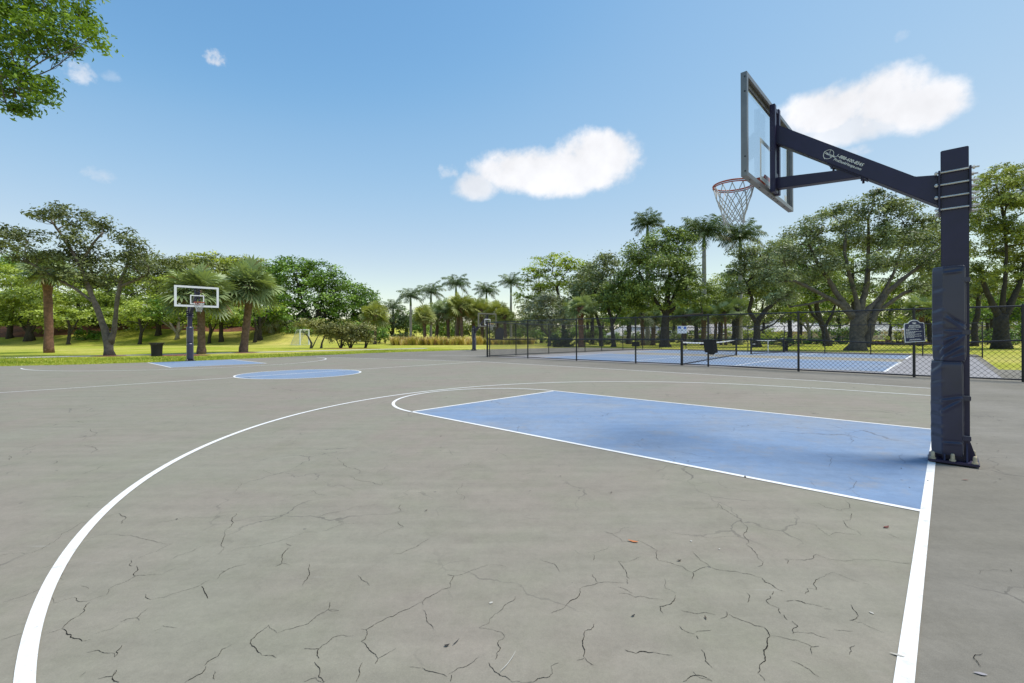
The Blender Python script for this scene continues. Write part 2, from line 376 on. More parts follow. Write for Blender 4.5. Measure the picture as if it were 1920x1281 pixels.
# ------------------------------------------------------------------ terrain
def sm(a, b, x):
    t = np.clip((np.asarray(x, float)-a)/(b-a), 0, 1); return t*t*(3-2*t)
def hgt(X, Y):
    X = np.asarray(X, float); Y = np.asarray(Y, float)
    left = 1-sm(-34, -20, X)
    h = 3.5*sm(64, 80, Y)*left+2.0*sm(80, 120, Y)*left
    h += .8*sm(66, 92, Y)*(1-left)*(1-sm(-14, 0, X))
    return h+GZ
GZ = -0.03
def terrain():
    xs = np.concatenate([np.linspace(-1500, -120, 12), np.linspace(-110, 110, 111), np.linspace(120, 1500, 12)])
    ys = np.concatenate([np.linspace(-400, -20, 8), np.linspace(-10, 150, 81), np.linspace(170, 2200, 14)])
    X, Yg = np.meshgrid(xs, ys); Z = hgt(X, Yg)
    Vv = np.stack([X, Yg, Z], -1).reshape(-1, 3); nx, ny = len(xs), len(ys)
    i = np.arange(ny-1)[:, None]*nx+np.arange(nx-1)[None]
    Q = np.stack([i, i+1, i+nx+1, i+nx], -1).reshape(-1, 4)
    o = link('ground', npmesh('ground', Vv, Q), MATS['lawn'], smooth=True); tag(o, kind='structure'); return o
terrain()
def sheet(name, pts, mat, z, kind='structure', parent=None):
    mb = MB(); mb.poly([(q[0], q[1], z) for q in pts]); o = mb.build(name, mat, parent); 
    if kind: o['kind'] = kind
    return o
# court slab (its top is z = 0)
FE = [(-190, 690.5), (0, 686.6), (150, 683.6), (355, 677.2), (500, 670.8), (700, 662), (900, 655.6), (1080, 651.8)]     # where the far edge meets the lawn
FEg = [G(*q) for q in FE]
slab = [UV(-9, -8.6), *FEg, UV(17, 31), UV(-1.35, 31), G(1842, 671.5), G(1873, 693.2), G(1935, 694.6), UV(-9, 15.2)]
mb = MB(); mb.prism([(q[0], q[1], -.12) for q in slab], [(q[0], q[1], 0) for q in slab])
court = mb.build('court', MATS['apron']); court['kind'] = 'structure'
L = .055
KW, FT, HL, S, R3, UB, C3, RC = 1.827, 6.03, 14.95, 7.666, 5.971, 2.079, 6.05, 1.83
FC, FF, FU = -.42, 21.86, 26.85          # far end: centre line, free-throw line, baseline
SR = [UV(-.03, 7.63), G(1743, 728.5), G(1520, 713.9), G(1000, 684), G(902, 678.5), G(621, 670.2)]
inset = [q*(1-.2/np.linalg.norm(q[:2])) for q in FEg[1:5]]
sheet('court_paint', [UV(-.03, -S), UV(27.6, -S), *inset, *SR[::-1]], MATS['court'], .002, parent=court)
def blue_patch(pts): sheet('key_paint', pts, MATS['blue'], .004, parent=court)
blue_patch([UV(.0, -KW), UV(FT, -KW), UV(FT, KW), UV(.0, KW)])
blue_patch([UV(FU, FC-1.72), UV(FF, FC-1.72), UV(FF, FC+1.75), UV(FU, FC+1.75)])
blue_patch([UV(HL+RC*math.cos(t), .03+RC*math.sin(t)) for t in np.linspace(0, 2*math.pi, 72, endpoint=False)])
lines = MB()
def ln(p, q, wd=L):
    p = np.array(p, float); q = np.array(q, float); d = q-p; d /= np.linalg.norm(d); n = np.array([-d[1], d[0]])*wd/2
    lines.poly([UV(*(p-n), .006), UV(*(q-n), .006), UV(*(q+n), .006), UV(*(p+n), .006)])
def gl(pts, wd=L):                       # a line through ground points
    for a, b in zip(pts[:-1], pts[1:]):
        d = (b-a)[:2]; d = d/np.linalg.norm(d); n = np.array([-d[1], d[0], 0])*wd/2; z = np.array([0, 0, .0063])
        lines.poly([a-n+z, b-n+z, b+n+z, a+n+z])
def arc(cu, cv, r, t0, t1, wd=L, n=80):
    ts = np.linspace(t0, t1, n)
    for a, b in zip(ts[:-1], ts[1:]):
        lines.poly([UV(cu+rr*math.cos(t), cv+rr*math.sin(t), .006) for t, rr in ((a, r-wd/2), (b, r-wd/2), (b, r+wd/2), (a, r+wd/2))])
ln((-.027, -S), (-.027, 7.63), .054)
gl(SR); ln((0, -S), (27.4, -S))
gl([UV(14.8, -S), G(0, 736.9), G(437, 708.6), G(720, 690), G(902, 678.5)])
for s in (-1, 1):
    ln((0, s*KW), (FT, s*KW), .05); ln((FU, FC+s*1.735), (FF, FC+s*1.735))
    ln((0, C3 if s > 0 else -R3-.052), (UB, C3 if s > 0 else -R3-.052))
ln((FT, -KW), (FT, KW)); ln((FF, FC-1.76), (FF, FC+1.79))
arc(FT, 0, KW, -math.pi/2, math.pi/2)
ts = np.linspace(-math.pi/2, math.pi/2, 160); rv = lambda t: R3+.052*max(0, -math.sin(t))**9
for a, b in zip(ts[:-1], ts[1:]):
    lines.poly([UV(UB+(rv(t)+o_)*math.cos(t), (rv(t)+o_)*math.sin(t), .006) for t, o_ in ((a, -.028), (b, -.028), (b, .028), (a, .028))])
arc(26.0, FC, 5.75, math.pi/2, 1.5*math.pi)
arc(HL, .03, RC, 0, 2*math.pi)
gl([G(767, 666), G(912, 667.2)])
o = lines.build('court_line', MATS['line'], court); o['kind'] = 'structure'

# cracks traced where they run on the ground
CR = [
 # (origin x, y, scale, [ (width mm, dark, pts) ])
 (100, 960, 3.84, [
  (1.6, 1, [(0,225),(60,160),(155,112),(200,82),(320,48)]), (1.4, 0, [(120,188),(150,195),(178,208)]),
  (1.6, 1, [(350,168),(480,172),(610,185),(650,197),(720,212),(850,236)]), (2.6, 1, [(465,12),(525,45),(488,90)]),
  (3.2, 1, [(1320,15),(1288,45),(1298,80),(1260,120)]), (1.2, 0, [(960,40),(1010,47),(1130,45)]),
  (2.8, 1, [(1235,160),(1222,200),(1207,245),(1218,255)]), (1.5, 0, [(1190,305),(1350,260),(1460,252),(1600,222),(1720,182),(1810,150),(1915,152)]),
  (2.6, 1, [(1675,232),(1712,250)]), (3.4, 1, [(1700,262),(1668,290),(1650,340),(1645,375)]), (2.0, 1, [(1600,397),(1645,375),(1698,385)]),
  (3.4, 1, [(1845,380),(1835,415),(1845,445),(1830,480),(1790,535)]), (2.4, 1, [(560,350),(545,385),(570,395)]),
  (3.6, 1, [(600,392),(612,420),(578,450),(590,468)]), (1.7, 1, [(400,560),(450,530),(530,502),(590,466),(660,462),(780,455)]),
  (1.2, 0, [(780,455),(880,405)]), (1.4, 0, [(600,340),(660,315),(740,290)]), (1.5, 0, [(830,355),(890,320),(960,300),(1040,265),(1095,240)]),
  (1.8, 1, [(700,637),(800,620),(870,592),(980,560),(1070,525),(1140,488)]), (2.2, 1, [(1180,487),(1235,430),(1300,400),(1390,380)]),
  (1.4, 1, [(1205,430),(1238,432)]), (5.2, 1, [(1068,540),(1090,580),(1112,627)]), (2.2, 1, [(665,597),(700,637)]),
  (2.2, 1, [(150,618),(165,640),(245,650)]), (1.3, 0, [(245,645),(290,632),(380,603)]), (3.0, 1, [(265,655),(230,690),(228,715),(190,750)]),
  (2.4, 1, [(190,750),(110,795),(60,848)]), (4.6, 1, [(60,848),(95,880),(130,890),(128,910),(180,918),(208,936)]), (1.6, 1, [(208,936),(270,922)]),
  (1.3, 0, [(290,885),(350,865),(420,848),(470,820)]), (2.0, 1, [(480,800),(530,775),(600,768),(680,700)]), (1.5, 0, [(600,768),(618,790)]),
  (1.6, 0, [(785,822),(820,832),(895,838)]), (1.2, 0, [(720,865),(785,840)]), (2.4, 1, [(240,1020),(320,1002),(360,1018),(430,1022)]),
  (2.8, 1, [(495,965),(455,1010),(465,1022),(440,1050)]), (2.6, 1, [(455,1145),(425,1190),(320,1210)]), (4.0, 1, [(425,1190),(440,1225),(475,1232)]), (1.6, 0, [(235,1155),(190,1192)]),
  (2.8, 1, [(1285,960),(1215,995),(1185,1045),(1110,1085),(1085,1115)]), (3.2, 1, [(1098,1118),(1075,1165),(1000,1205),(945,1235)]),
  (3.4, 1, [(1550,820),(1470,880),(1425,925),(1430,970),(1470,1010),(1500,1038)]), (2.2, 1, [(1500,1038),(1560,1040),(1605,1055)]),
  (2.2, 1, [(1165,1150),(1155,1180),(1162,1215)]),
 ]),
 (500, 960, 3.84, [
  (1.4, 0, [(390,143),(430,138),(560,85)]), (1.2, 0, [(600,88),(710,78)]), (1.3, 0, [(360,40),(450,12),(530,4)]),
  (2.6, 1, [(455,655),(440,710)]), (2.0, 1, [(520,715),(440,710),(360,755),(300,810),(200,840),(70,878)]), (2.4, 1, [(660,460),(685,495),(725,510),(740,538)]),
  (2.0, 1, [(910,310),(970,302),(1010,280),(1080,255)]), (3.0, 1, [(1080,255),(1100,240)]), (1.5, 1, [(1100,240),(1180,195)]),
  (2.0, 1, [(270,990),(378,990),(400,968),(440,945),(485,905),(540,892),(630,898)]), (4.2, 1, [(378,990),(365,1010),(378,1060)]),
  (4.0, 1, [(345,1085),(370,1120),(375,1195),(415,1232)]), (2.4, 1, [(270,1230),(355,1198)]), (3.0, 1, [(690,1090),(668,1130),(672,1165),(645,1230)]),
  (2.8, 1, [(715,852),(725,880),(710,920),(680,938)]), (3.6, 1, [(680,938),(720,975),(755,1015),(800,1058)]), (2.0, 1, [(780,1100),(800,1065),(850,1035),(930,990)]),
  (2.4, 1, [(680,850),(720,852),(870,765),(910,758),(1000,710),(1050,688),(1125,650)]), (2.6, 1, [(1125,650),(1145,625),(1200,600),(1260,560)]), (2.0, 1, [(1260,565),(1335,545)]),
  (2.8, 1, [(1325,545),(1335,490),(1350,465)]), (1.8, 1, [(1300,455),(1350,465),(1440,440),(1600,385)]), (1.2, 0, [(1600,385),(1680,388),(1730,403)]),
  (2.2, 1, [(1120,705),(1150,745),(1155,795),(1195,830),(1200,850)]), (1.6, 1, [(1125,650),(1130,675)]),
  (2.2, 1, [(1645,740),(1680,720),(1710,680),(1775,645),(1790,612)]), (1.5, 0, [(1530,840),(1600,805),(1605,785)]), (2.0, 0, [(1620,850),(1690,870),(1712,905)]),
  (3.4, 1, [(1672,930),(1668,965),(1685,985),(1655,1025)]), (2.6, 1, [(1655,1025),(1660,1040),(1645,1070)]), (3.0, 1, [(1120,1128),(1180,1155),(1300,1195)]),
  (1.6, 0, [(1030,1122),(1120,1130)]), (2.4, 1, [(1310,1175),(1380,1130),(1450,1110),(1530,1050)]), (3.2, 1, [(1330,1180),(1325,1228)]),
  (3.4, 1, [(1600,1090),(1610,1120),(1640,1155),(1680,1182),(1720,1190),(1765,1230)]),
 ]),
 (950, 960, 3.84, [
  (2.0, 1, [(245,350),(340,378),(385,435)]), (3.0, 1, [(630,810),(608,852),(565,860)]), (4.2, 1, [(565,860),(545,935),(562,1000),(555,1050)]), (2.0, 1, [(505,1075),(560,1055)]), (2.6, 1, [(560,1055),(600,1095),(625,1110)]),
  (2.0, 1, [(320,735),(415,695)]), (3.2, 1, [(415,695),(480,635),(520,610),(530,555)]), (1.8, 1, [(530,555),(600,535),(660,515),(800,515)]), (2.4, 1, [(615,455),(640,485),(655,512)]),
  (1.8, 0, [(760,515),(850,515)]), (2.6, 1, [(805,360),(840,410),(865,470),(885,485)]), (2.0, 1, [(865,490),(870,525)]), (1.6, 0, [(870,365),(920,348),(965,328)]),
  (2.0, 1, [(800,545),(850,560),(905,590)]), (2.0, 1, [(805,590),(860,592),(925,618),(960,612),(1030,628),(1135,642)]),
  (1.8, 0, [(1135,485),(1145,520),(1140,550),(1215,590)]), (3.6, 1, [(1215,605),(1205,645),(1150,675),(1105,685),(1108,715),(1125,735)]),
  (2.2, 0, [(950,210),(1040,255),(1085,285)]), (2.4, 1, [(1085,285),(1080,320),(1095,355)]), (2.2, 1, [(1095,355),(1180,370),(1260,395),(1340,440)]), (3.0, 1, [(1340,440),(1335,490)]),
  (2.2, 1, [(1340,440),(1380,420),(1460,400)]), (2.0, 1, [(1340,290),(1390,350),(1460,400)]), (2.4, 1, [(1460,400),(1500,415),(1650,432),(1760,455),(1840,480)]),
  (1.4, 0, [(1120,125),(1200,155),(1330,170),(1450,190),(1560,182),(1690,172)]), (2.6, 1, [(1720,100),(1730,145),(1700,165)]), (2.8, 1, [(1705,165),(1745,225)]), (2.2, 1, [(1725,235),(1790,295),(1848,365)]), (2.2, 1, [(1848,365),(1838,390),(1805,398)]),
  (2.2, 0, [(700,145),(760,160),(830,215)]), (1.4, 0, [(760,160),(810,150),(840,118),(900,115)]), (1.4, 0, [(490,280),(525,305)]), (1.3, 0, [(560,300),(640,295),(705,275),(735,252)]), (2.2, 1, [(628,310),(622,355)]),
  (2.4, 1, [(1255,712),(1300,725),(1370,738),(1430,728),(1510,745)]), (2.6, 1, [(1580,720),(1588,750),(1540,772)]), (2.6, 1, [(1600,742),(1680,780),(1790,825),(1855,835)]), (3.8, 1, [(1855,835),(1880,865),(1895,900)]),
  (5.0, 1, [(1895,900),(1875,935),(1878,970),(1850,1000),(1858,1040),(1865,1075),(1820,1110)]), (3.8, 1, [(1820,1110),(1825,1140),(1808,1165)]), (2.0, 1, [(1808,1165),(1860,1225)]),
  (3.0, 1, [(850,998),(930,1025)]), (4.6, 1, [(930,1025),(985,1010),(1060,1018)]), (2.4, 1, [(1060,1018),(1195,1038)]), (2.6, 1, [(1242,825),(1285,865),(1350,885)]), (1.8, 1, [(1360,875),(1410,862),(1475,855)]), (3.0, 1, [(1370,895),(1380,920)]),
  (3.0, 1, [(1400,995),(1430,1050),(1430,1080),(1480,1130)]), (1.6, 0, [(320,1115),(380,1090)]), (3.0, 1, [(330,1170),(290,1200),(230,1205),(190,1232)]), (2.8, 1, [(1270,1230),(1300,1210),(1365,1182),(1430,1195),(1480,1225)]), (2.0, 0, [(1340,1155),(1365,1182)]),
  
 ]),
 (1350, 1050, 5.333, [
  (2.0, 1, [(505,770),(600,775),(660,792),(780,815),(860,845),(915,875),(990,870)]), (2.6, 1, [(912,878),(918,950)]), 
  (3.8, 1, [(420,188),(450,228),(520,255),(575,298)]), (2.6, 1, [(575,298),(655,328)]), (2.6, 1, [(265,335),(298,375),(285,420),(270,432)]),
  (3.0, 1, [(535,320),(520,355)]), (3.2, 1, [(500,365),(502,392),(460,412),(500,455)]), (3.2, 1, [(590,490),(605,545)]), (3.0, 1, [(640,555),(675,608)]), (3.0, 1, [(720,615),(780,670),(735,690),(722,710),(730,745)]),
  (2.0, 1, [(650,418),(750,410)]), (4.6, 1, [(750,410),(820,425),(860,445)]), (2.4, 1, [(860,445),(945,455),(1020,472)]), (1.6, 0, [(1040,497),(1120,505)]), (3.0, 1, [(1308,455),(1340,510),(1385,572)]), (2.4, 1, [(1385,572),(1350,600),(1295,610)]),
  (1.8, 0, [(1135,705),(1240,712),(1330,718)]), (2.0, 0, [(1420,635),(1500,680),(1640,735)]), (2.0, 1, [(830,732),(930,740),(1000,772),(1085,797)]), (2.6, 0, [(1350,862),(1300,885),(1315,920),(1295,955)]), (2.4, 1, [(705,1015),(800,1050),(890,1100),(930,1140),(990,1180)]),
  (1.5, 0, [(1130,130),(1210,160),(1330,210),(1390,225)]), (1.3, 0, [(1420,238),(1500,255)]), (2.6, 1, [(995,183),(960,205),(938,245),(965,285),(968,305)]), (2.2, 1, [(870,290),(888,318),(850,348)]), (2.0, 1, [(1690,15),(1800,35),(1910,42)]),
 ]),
 (1250, 840, 3.84, [
  (2.0, 0, [(1310,210),(1370,245),(1345,290),(1310,305)]), (1.2, 0, [(1220,312),(1310,305),(1380,318)]), (1.8, 0, [(1150,50),(1190,75),(1185,105),(1160,145)]), (1.8, 0, [(1700,40),(1698,90),(1710,115)]), (1.5, 0, [(1040,240),(1070,285)]),
  (1.8, 1, [(1085,398),(1140,430),(1220,445),(1260,455)]), (2.0, 1, [(1285,385),(1320,415),(1320,435),(1260,445)]), (2.4, 1, [(1335,475),(1325,515)]), (2.4, 1, [(1270,525),(1290,560),(1335,590)]), (1.6, 1, [(1170,635),(1230,612),(1400,632)]),
  (2.0, 1, [(370,400),(400,440),(460,475),(530,522)]), (1.2, 0, [(100,430),(360,432)]), (1.2, 0, [(560,440),(700,442),(830,432)]), (1.2, 0, [(860,535),(950,542),(1070,555)]), (1.2, 0, [(430,292),(560,310),(680,318)]), (1.2, 0, [(110,250),(240,258),(370,245)]),
  (2.0, 1, [(920,810),(1000,812),(1055,800),(1078,768)]), (2.2, 1, [(850,805),(880,815),(868,840)]), (1.5, 0, [(1150,800),(1230,812),(1290,818),(1370,805)]), (1.4, 0, [(1600,625),(1680,655)]),
 ]),
 (400, 800, 3.2, [
  (1.6, 1, [(300,260),(370,287),(450,272),(560,250)]), (2.0, 1, [(750,200),(800,245),(880,265),(875,285)]), (2.0, 1, [(820,300),(850,318),(950,335),(1010,355)]), (1.2, 0, [(1010,330),(1110,302)]), (1.2, 0, [(590,170),(660,160),(740,188)]), (1.4, 0, [(430,430),(500,412),(590,395)]),
  (1.6, 0, [(600,385),(630,410),(680,417)]), (1.5, 0, [(610,545),(700,522),(810,500),(840,485),(980,468)]), (1.2, 0, [(940,668),(1020,640),(1060,618)]), (2.4, 1, [(1130,470),(1112,492),(1125,508)]), (2.6, 1, [(1108,570),(1118,592),(1145,603)]),
  (1.8, 0, [(1495,340),(1490,365),(1460,385)]), (2.0, 0, [(1465,405),(1505,418),(1500,445)]), (1.6, 0, [(1415,140),(1440,175)]), (1.4, 0, [(1490,240),(1530,232),(1555,205)]), (1.2, 0, [(1140,400),(1180,380),(1240,368)]), (1.2, 0, [(1080,435),(1170,415)]), (1.6, 0, [(440,10),(350,45)]),
  (1.6, 0, [(160,335),(150,370),(120,400)]), (1.2, 0, [(120,400),(200,400),(290,375)]),
 ]),
 (0, 760, 3.84, [
  (2.4, 0, [(605,92),(680,70),(740,52)]), (2.4, 0, [(490,120),(560,118),(640,130)]), (2.8, 0, [(650,170),(700,200),(595,250)]), (2.6, 0, [(610,290),(680,305),(705,322),(655,350)]), (2.4, 0, [(570,502),(640,480),(700,462),(745,435)]), (1.8, 0, [(165,332),(240,298),(300,278)]),
  (2.6, 0, [(75,360),(85,378),(68,398)]), (2.6, 0, [(385,425),(412,402)]), (2.4, 0, [(385,150),(418,135)]), (1.2, 0, [(640,740),(790,745)]), (1.4, 0, [(640,705),(790,685)]), (1.6, 1, [(0,1085),(70,1068)]), (1.4, 1, [(180,1075),(300,1040),(390,985)]), (1.4, 0, [(1130,850),(1290,822)]),
 ]),
 (0, 1000, 4.56, [(1.6, 1, [(0,603),(120,565),(250,525),(340,485),(425,455)]), (1.6, 1, [(0,925),(110,885),(235,850)]), (1.6, 1, [(405,862),(470,845),(520,825)]), (1.5, 0, [(370,305),(450,270),(545,245)]), (1.6, 0, [(690,455),(760,480)]), (1.4, 0, [(560,290),(535,330),(500,385),(545,405)]), (1.3, 0, [(440,470),(450,560),(455,605)])]),
 (1660, 980, 4.2577, [(3.4, 1, [(775,1052),(720,1060),(705,1085),(745,1130),(770,1160)]), (1.3, 0, [(30,95),(110,130)]), (1.6, 0, [(745,415),(752,385),(800,385)]), (2.0, 0, [(990,370),(1005,395)])]),
]
def frac(pts, lev, amp):
    for _ in range(lev):
        out = [pts[0]]
        for a, b in zip(pts[:-1], pts[1:]):
            d = b-a; n = np.array([-d[1], d[0]])
            out += [(a+b)/2+n*random.uniform(-amp, amp), b]
        pts = out; amp *= .8
    return pts
cm = [MB(), MB()]
for ox, oy, s, lst in CR:
    for wmm, dark, pts in lst:
        g = [G(ox+x/s, oy+y/s)[:2] for x, y in pts]
        g = frac(g, 3, .12)
        n = len(g); dist = np.linalg.norm(g[n//2]); wbase = wmm/1000*(.56+.10*dist)
        Lf, Rt = [], []
        for i, q in enumerate(g):
            d = g[min(i+1, n-1)]-g[max(i-1, 0)]; d /= np.linalg.norm(d)+1e-9; nn_ = np.array([-d[1], d[0]])
            t = min(i, n-1-i)/max(1, (n-1)/2); wdt = wbase*.5*(.35+.65*min(1, t*2.2))*random.uniform(.5, 1.35)
            Lf.append(q+nn_*wdt); Rt.append(q-nn_*wdt)
        m_ = cm[1 if dark else 0]; k = len(m_.v)
        mid = g[n//2]; uu, vv = mid@EU+UC, mid@EV+VC; zc = .0055 if (0 < uu < FT and abs(vv) < KW) else .0037
        for a, b in zip(Lf, Rt): m_.v += [(a[0], a[1], zc), (b[0], b[1], zc)]
        for i in range(n-1): m_.f.append((k+2*i, k+2*i+1, k+2*i+3, k+2*i+2))
ends = []
for ox, oy, s, lst in CR:
    for i_, (wmm, dark, pts) in enumerate(lst):
        for q in (pts[0], pts[-1]): ends.append((id(pts), G(ox+q[0]/s, oy+q[1]/s)[:2]))
done = set()
for i_, (a_, p_) in enumerate(ends):
    if p_[1] > 4.6: continue
    c_ = sorted((np.linalg.norm(p_-q_), j_) for j_, (b_, q_) in enumerate(ends) if b_ != a_)
    for dd_, j_ in c_[:1]:
        back_ = min((np.linalg.norm(ends[j_][1]-q_), k_) for k_, (b_, q_) in enumerate(ends) if b_ != ends[j_][0])[1]
        if not .03 < dd_ < .26 or back_ != i_ or (min(i_, j_), max(i_, j_)) in done: continue
        done.add((min(i_, j_), max(i_, j_))); g = frac([p_, (p_+ends[j_][1])/2+np.array([random.uniform(-.15, .15), random.uniform(-.15, .15)])*dd_, ends[j_][1]], 3, .15); n = len(g); m_ = cm[0]; k = len(m_.v)
        for q_i, q in enumerate(g):
            d = g[min(q_i+1, n-1)]-g[max(q_i-1, 0)]; d /= np.linalg.norm(d)+1e-9; nn_ = np.array([-d[1], d[0]])*random.uniform(.0003, .0008)
            m_.v += [(*(q+nn_), .0036), (*(q-nn_), .0036)]
        for q_i in range(n-1): m_.f.append((k+2*q_i, k+2*q_i+1, k+2*q_i+3, k+2*q_i+2))
o = cm[1].build('crack', MATS['crackfill'], court); o['kind'] = 'structure'
o = cm[0].build('crack', MATS['crackfaint'], court); o['kind'] = 'structure'

# pickleball surface
for z, mat, pts, nm in [(.004, 'pickle_grey', [UV(-1.2, 11.8), UV(17.9, 11.8), UV(17.6, 28.4), UV(-1.1, 28.4)], 'pickleball_surround'),
                        (.008, 'pickle_tan', [UV(1.3, 18.9), UV(15.5, 18.9), UV(15.5, 22.7), UV(1.3, 22.7)], 'court_strip'),
                        (.012, 'blue', [UV(1.3, 12.5), UV(15.6, 12.5), UV(15.6, 19.3), UV(1.3, 19.3)], 'pickleball_court'),
                        (.012, 'blue', [UV(1.3, 22.4), UV(15.6, 22.4), UV(15.6, 28.0), UV(1.3, 28.0)], 'pickleball_court')]:
    sheet(nm, pts, MATS[mat], z)
lines = MB()
def ln2(p, q, wd=.06):
    p = np.array(p, float); q = np.array(q, float); d = q-p; d /= np.linalg.norm(d); n = np.array([-d[1], d[0]])*wd/2
    lines.poly([UV(*(p-n), .016), UV(*(q-n), .016), UV(*(q+n), .016), UV(*(p+n), .016)])
for v0, v1 in ((12.5, 19.3), (22.4, 28.0)):
    ln2((1.3, v0), (1.3, v1), .09); ln2((15.6, v0), (15.6, v1), .09)
    ln2((5.75, v0), (5.75, v1), .07); ln2((10.2, v0), (10.2, v1), .07)
    ln2((1.3, v0), (15.6, v0)); ln2((1.3, v1), (15.6, v1)); ln2((1.3, (v0+v1)/2), (5.75, (v0+v1)/2)); ln2((10.2, (v0+v1)/2), (15.6, (v0+v1)/2))
tag(lines.build('pickleball_line', MATS['line']), kind='structure')

# concrete path across the lawn, mulch
def path():
    pts = [(-400, 682), (0, 671), (218, 666.3), (450, 661), (690, 655.3), (800, 653)]
    g = [G(*q)[:2] for q in pts]; mb = MB()
    for a, b in zip(g[:-1], g[1:]):
        d = (b-a)/np.linalg.norm(b-a); n = np.array([-d[1], d[0]])*.75
        mb.poly([(*(a-n), -.012), (*(b-n), -.012), (*(b+n), -.012), (*(a+n), -.012)])
    tag(mb.build('path', MATS['concrete']), kind='structure')
path()
def mulch(cx, cy, Yd, rx, ry, h, name='mulch_bed'):
    c = G(cx, cy) if Yd is None else np.array([(cx-960)/F*Yd, Yd, 0])
    mb = MB(); k = 28
    z0 = lambda x, y: float(hgt(x, y))
    ring = []
    for j, rr in enumerate((1, .75, .4)):
        row = []
        for i in range(k):
            t = 2*math.pi*i/k; q = rr*(1+.12*math.sin(3*t+cx)+.08*random.random())
            x, y = c[0]+rx*q*math.cos(t), c[1]+ry*q*math.sin(t); row.append((x, y, z0(x, y)+.012+h*(1-rr)))
        ring.append(row)
    for a, b in zip(ring[:-1], ring[1:]):
        for i in range(k): mb.poly([a[i], a[(i+1) % k], b[(i+1) % k], b[i]])
    mb.poly(ring[-1]); tag(mb.build(name, MATS['mulch'], smooth=True), kind='structure')
mulch(343, 666, None, 1.7, 1.1, .10)
mulch(458, 661, None, 1.1, .8, .03); mulch(205, 667, None, 1.2, .8, .03); mulch(655, 653, None, 2.6, .8, .03)
for cx, Yd, rx, ry in ((60, 75, 9, 5), (170, 76, 9, 4), (420, 76, 11, 3), (330, 78, 7, 4)): mulch(cx, 0, Yd, rx, ry, .1)

# ------------------------------------------------------------------ basketball hoops
def pad_mesh(parent, name, prof, z0, z1, folds, seed, nz=70, per=64):
    """vinyl pad: cross-section prof (u, v), pushed up from z0 to z1, with radiating pulled folds"""
    prof = [np.array(q, float) for q in prof]; seg = [np.linalg.norm(prof[i+1]-prof[i]) for i in range(len(prof)-1)]; tot = sum(seg)
    S_, s0 = [], 0
    pts, nrm = [], []
    for i in range(per+1):
        d = tot*i/per; k = 0
        while k < len(seg)-1 and d > seg[k]: d -= seg[k]; k += 1
        t = d/seg[k]; pts.append(prof[k]*(1-t)+prof[k+1]*t); S_.append(tot*i/per)
        e = (prof[k+1]-prof[k])/seg[k]; nrm.append(np.array([e[1], -e[0]]))
    nrm = np.array(nrm); sm_ = nrm.copy()
    for i in range(1, per): sm_[i] = nrm[i-1]+2*nrm[i]+nrm[i+1]
    sm_ /= np.linalg.norm(sm_, axis=1)[:, None]
    rg = np.random.default_rng(seed); V = []
    for j in range(nz+1):
        z = z0+(z1-z0)*j/nz
        tz = (z-z0)/(z1-z0); puff = .005*math.sin(math.pi*min(1, max(0, tz)))**.5
        edge = -.006*(math.exp(-((z-z0)/.02)**2)+math.exp(-((z1-z)/.02)**2))
        for i in range(per+1):
            h = puff+edge
            for fs, fz, ang, ln_, wd, am in folds:      # fold: start on the strip (s, z), direction, length, width, height
                dx, dz = S_[i]-fs, z-fz; ca, sa = math.cos(ang), math.sin(ang)
                l = dx*ca+dz*sa; q = -dx*sa+dz*ca
                if -.02 < l < ln_: h += (1.7 if fs < .1 else .7)*am*math.exp(-(q/wd)**2)*math.sin(math.pi*(l+.02)/(ln_+.02))**.7-(1.7 if fs < .1 else .7)*am*.7*math.exp(-((q-wd*1.7)/wd)**2)*max(0, math.sin(math.pi*(l+.02)/(ln_+.02)))**.7
            q = pts[i]+sm_[i]*h; V.append([q[0], q[1], z])
    return V, per+1, nz+1
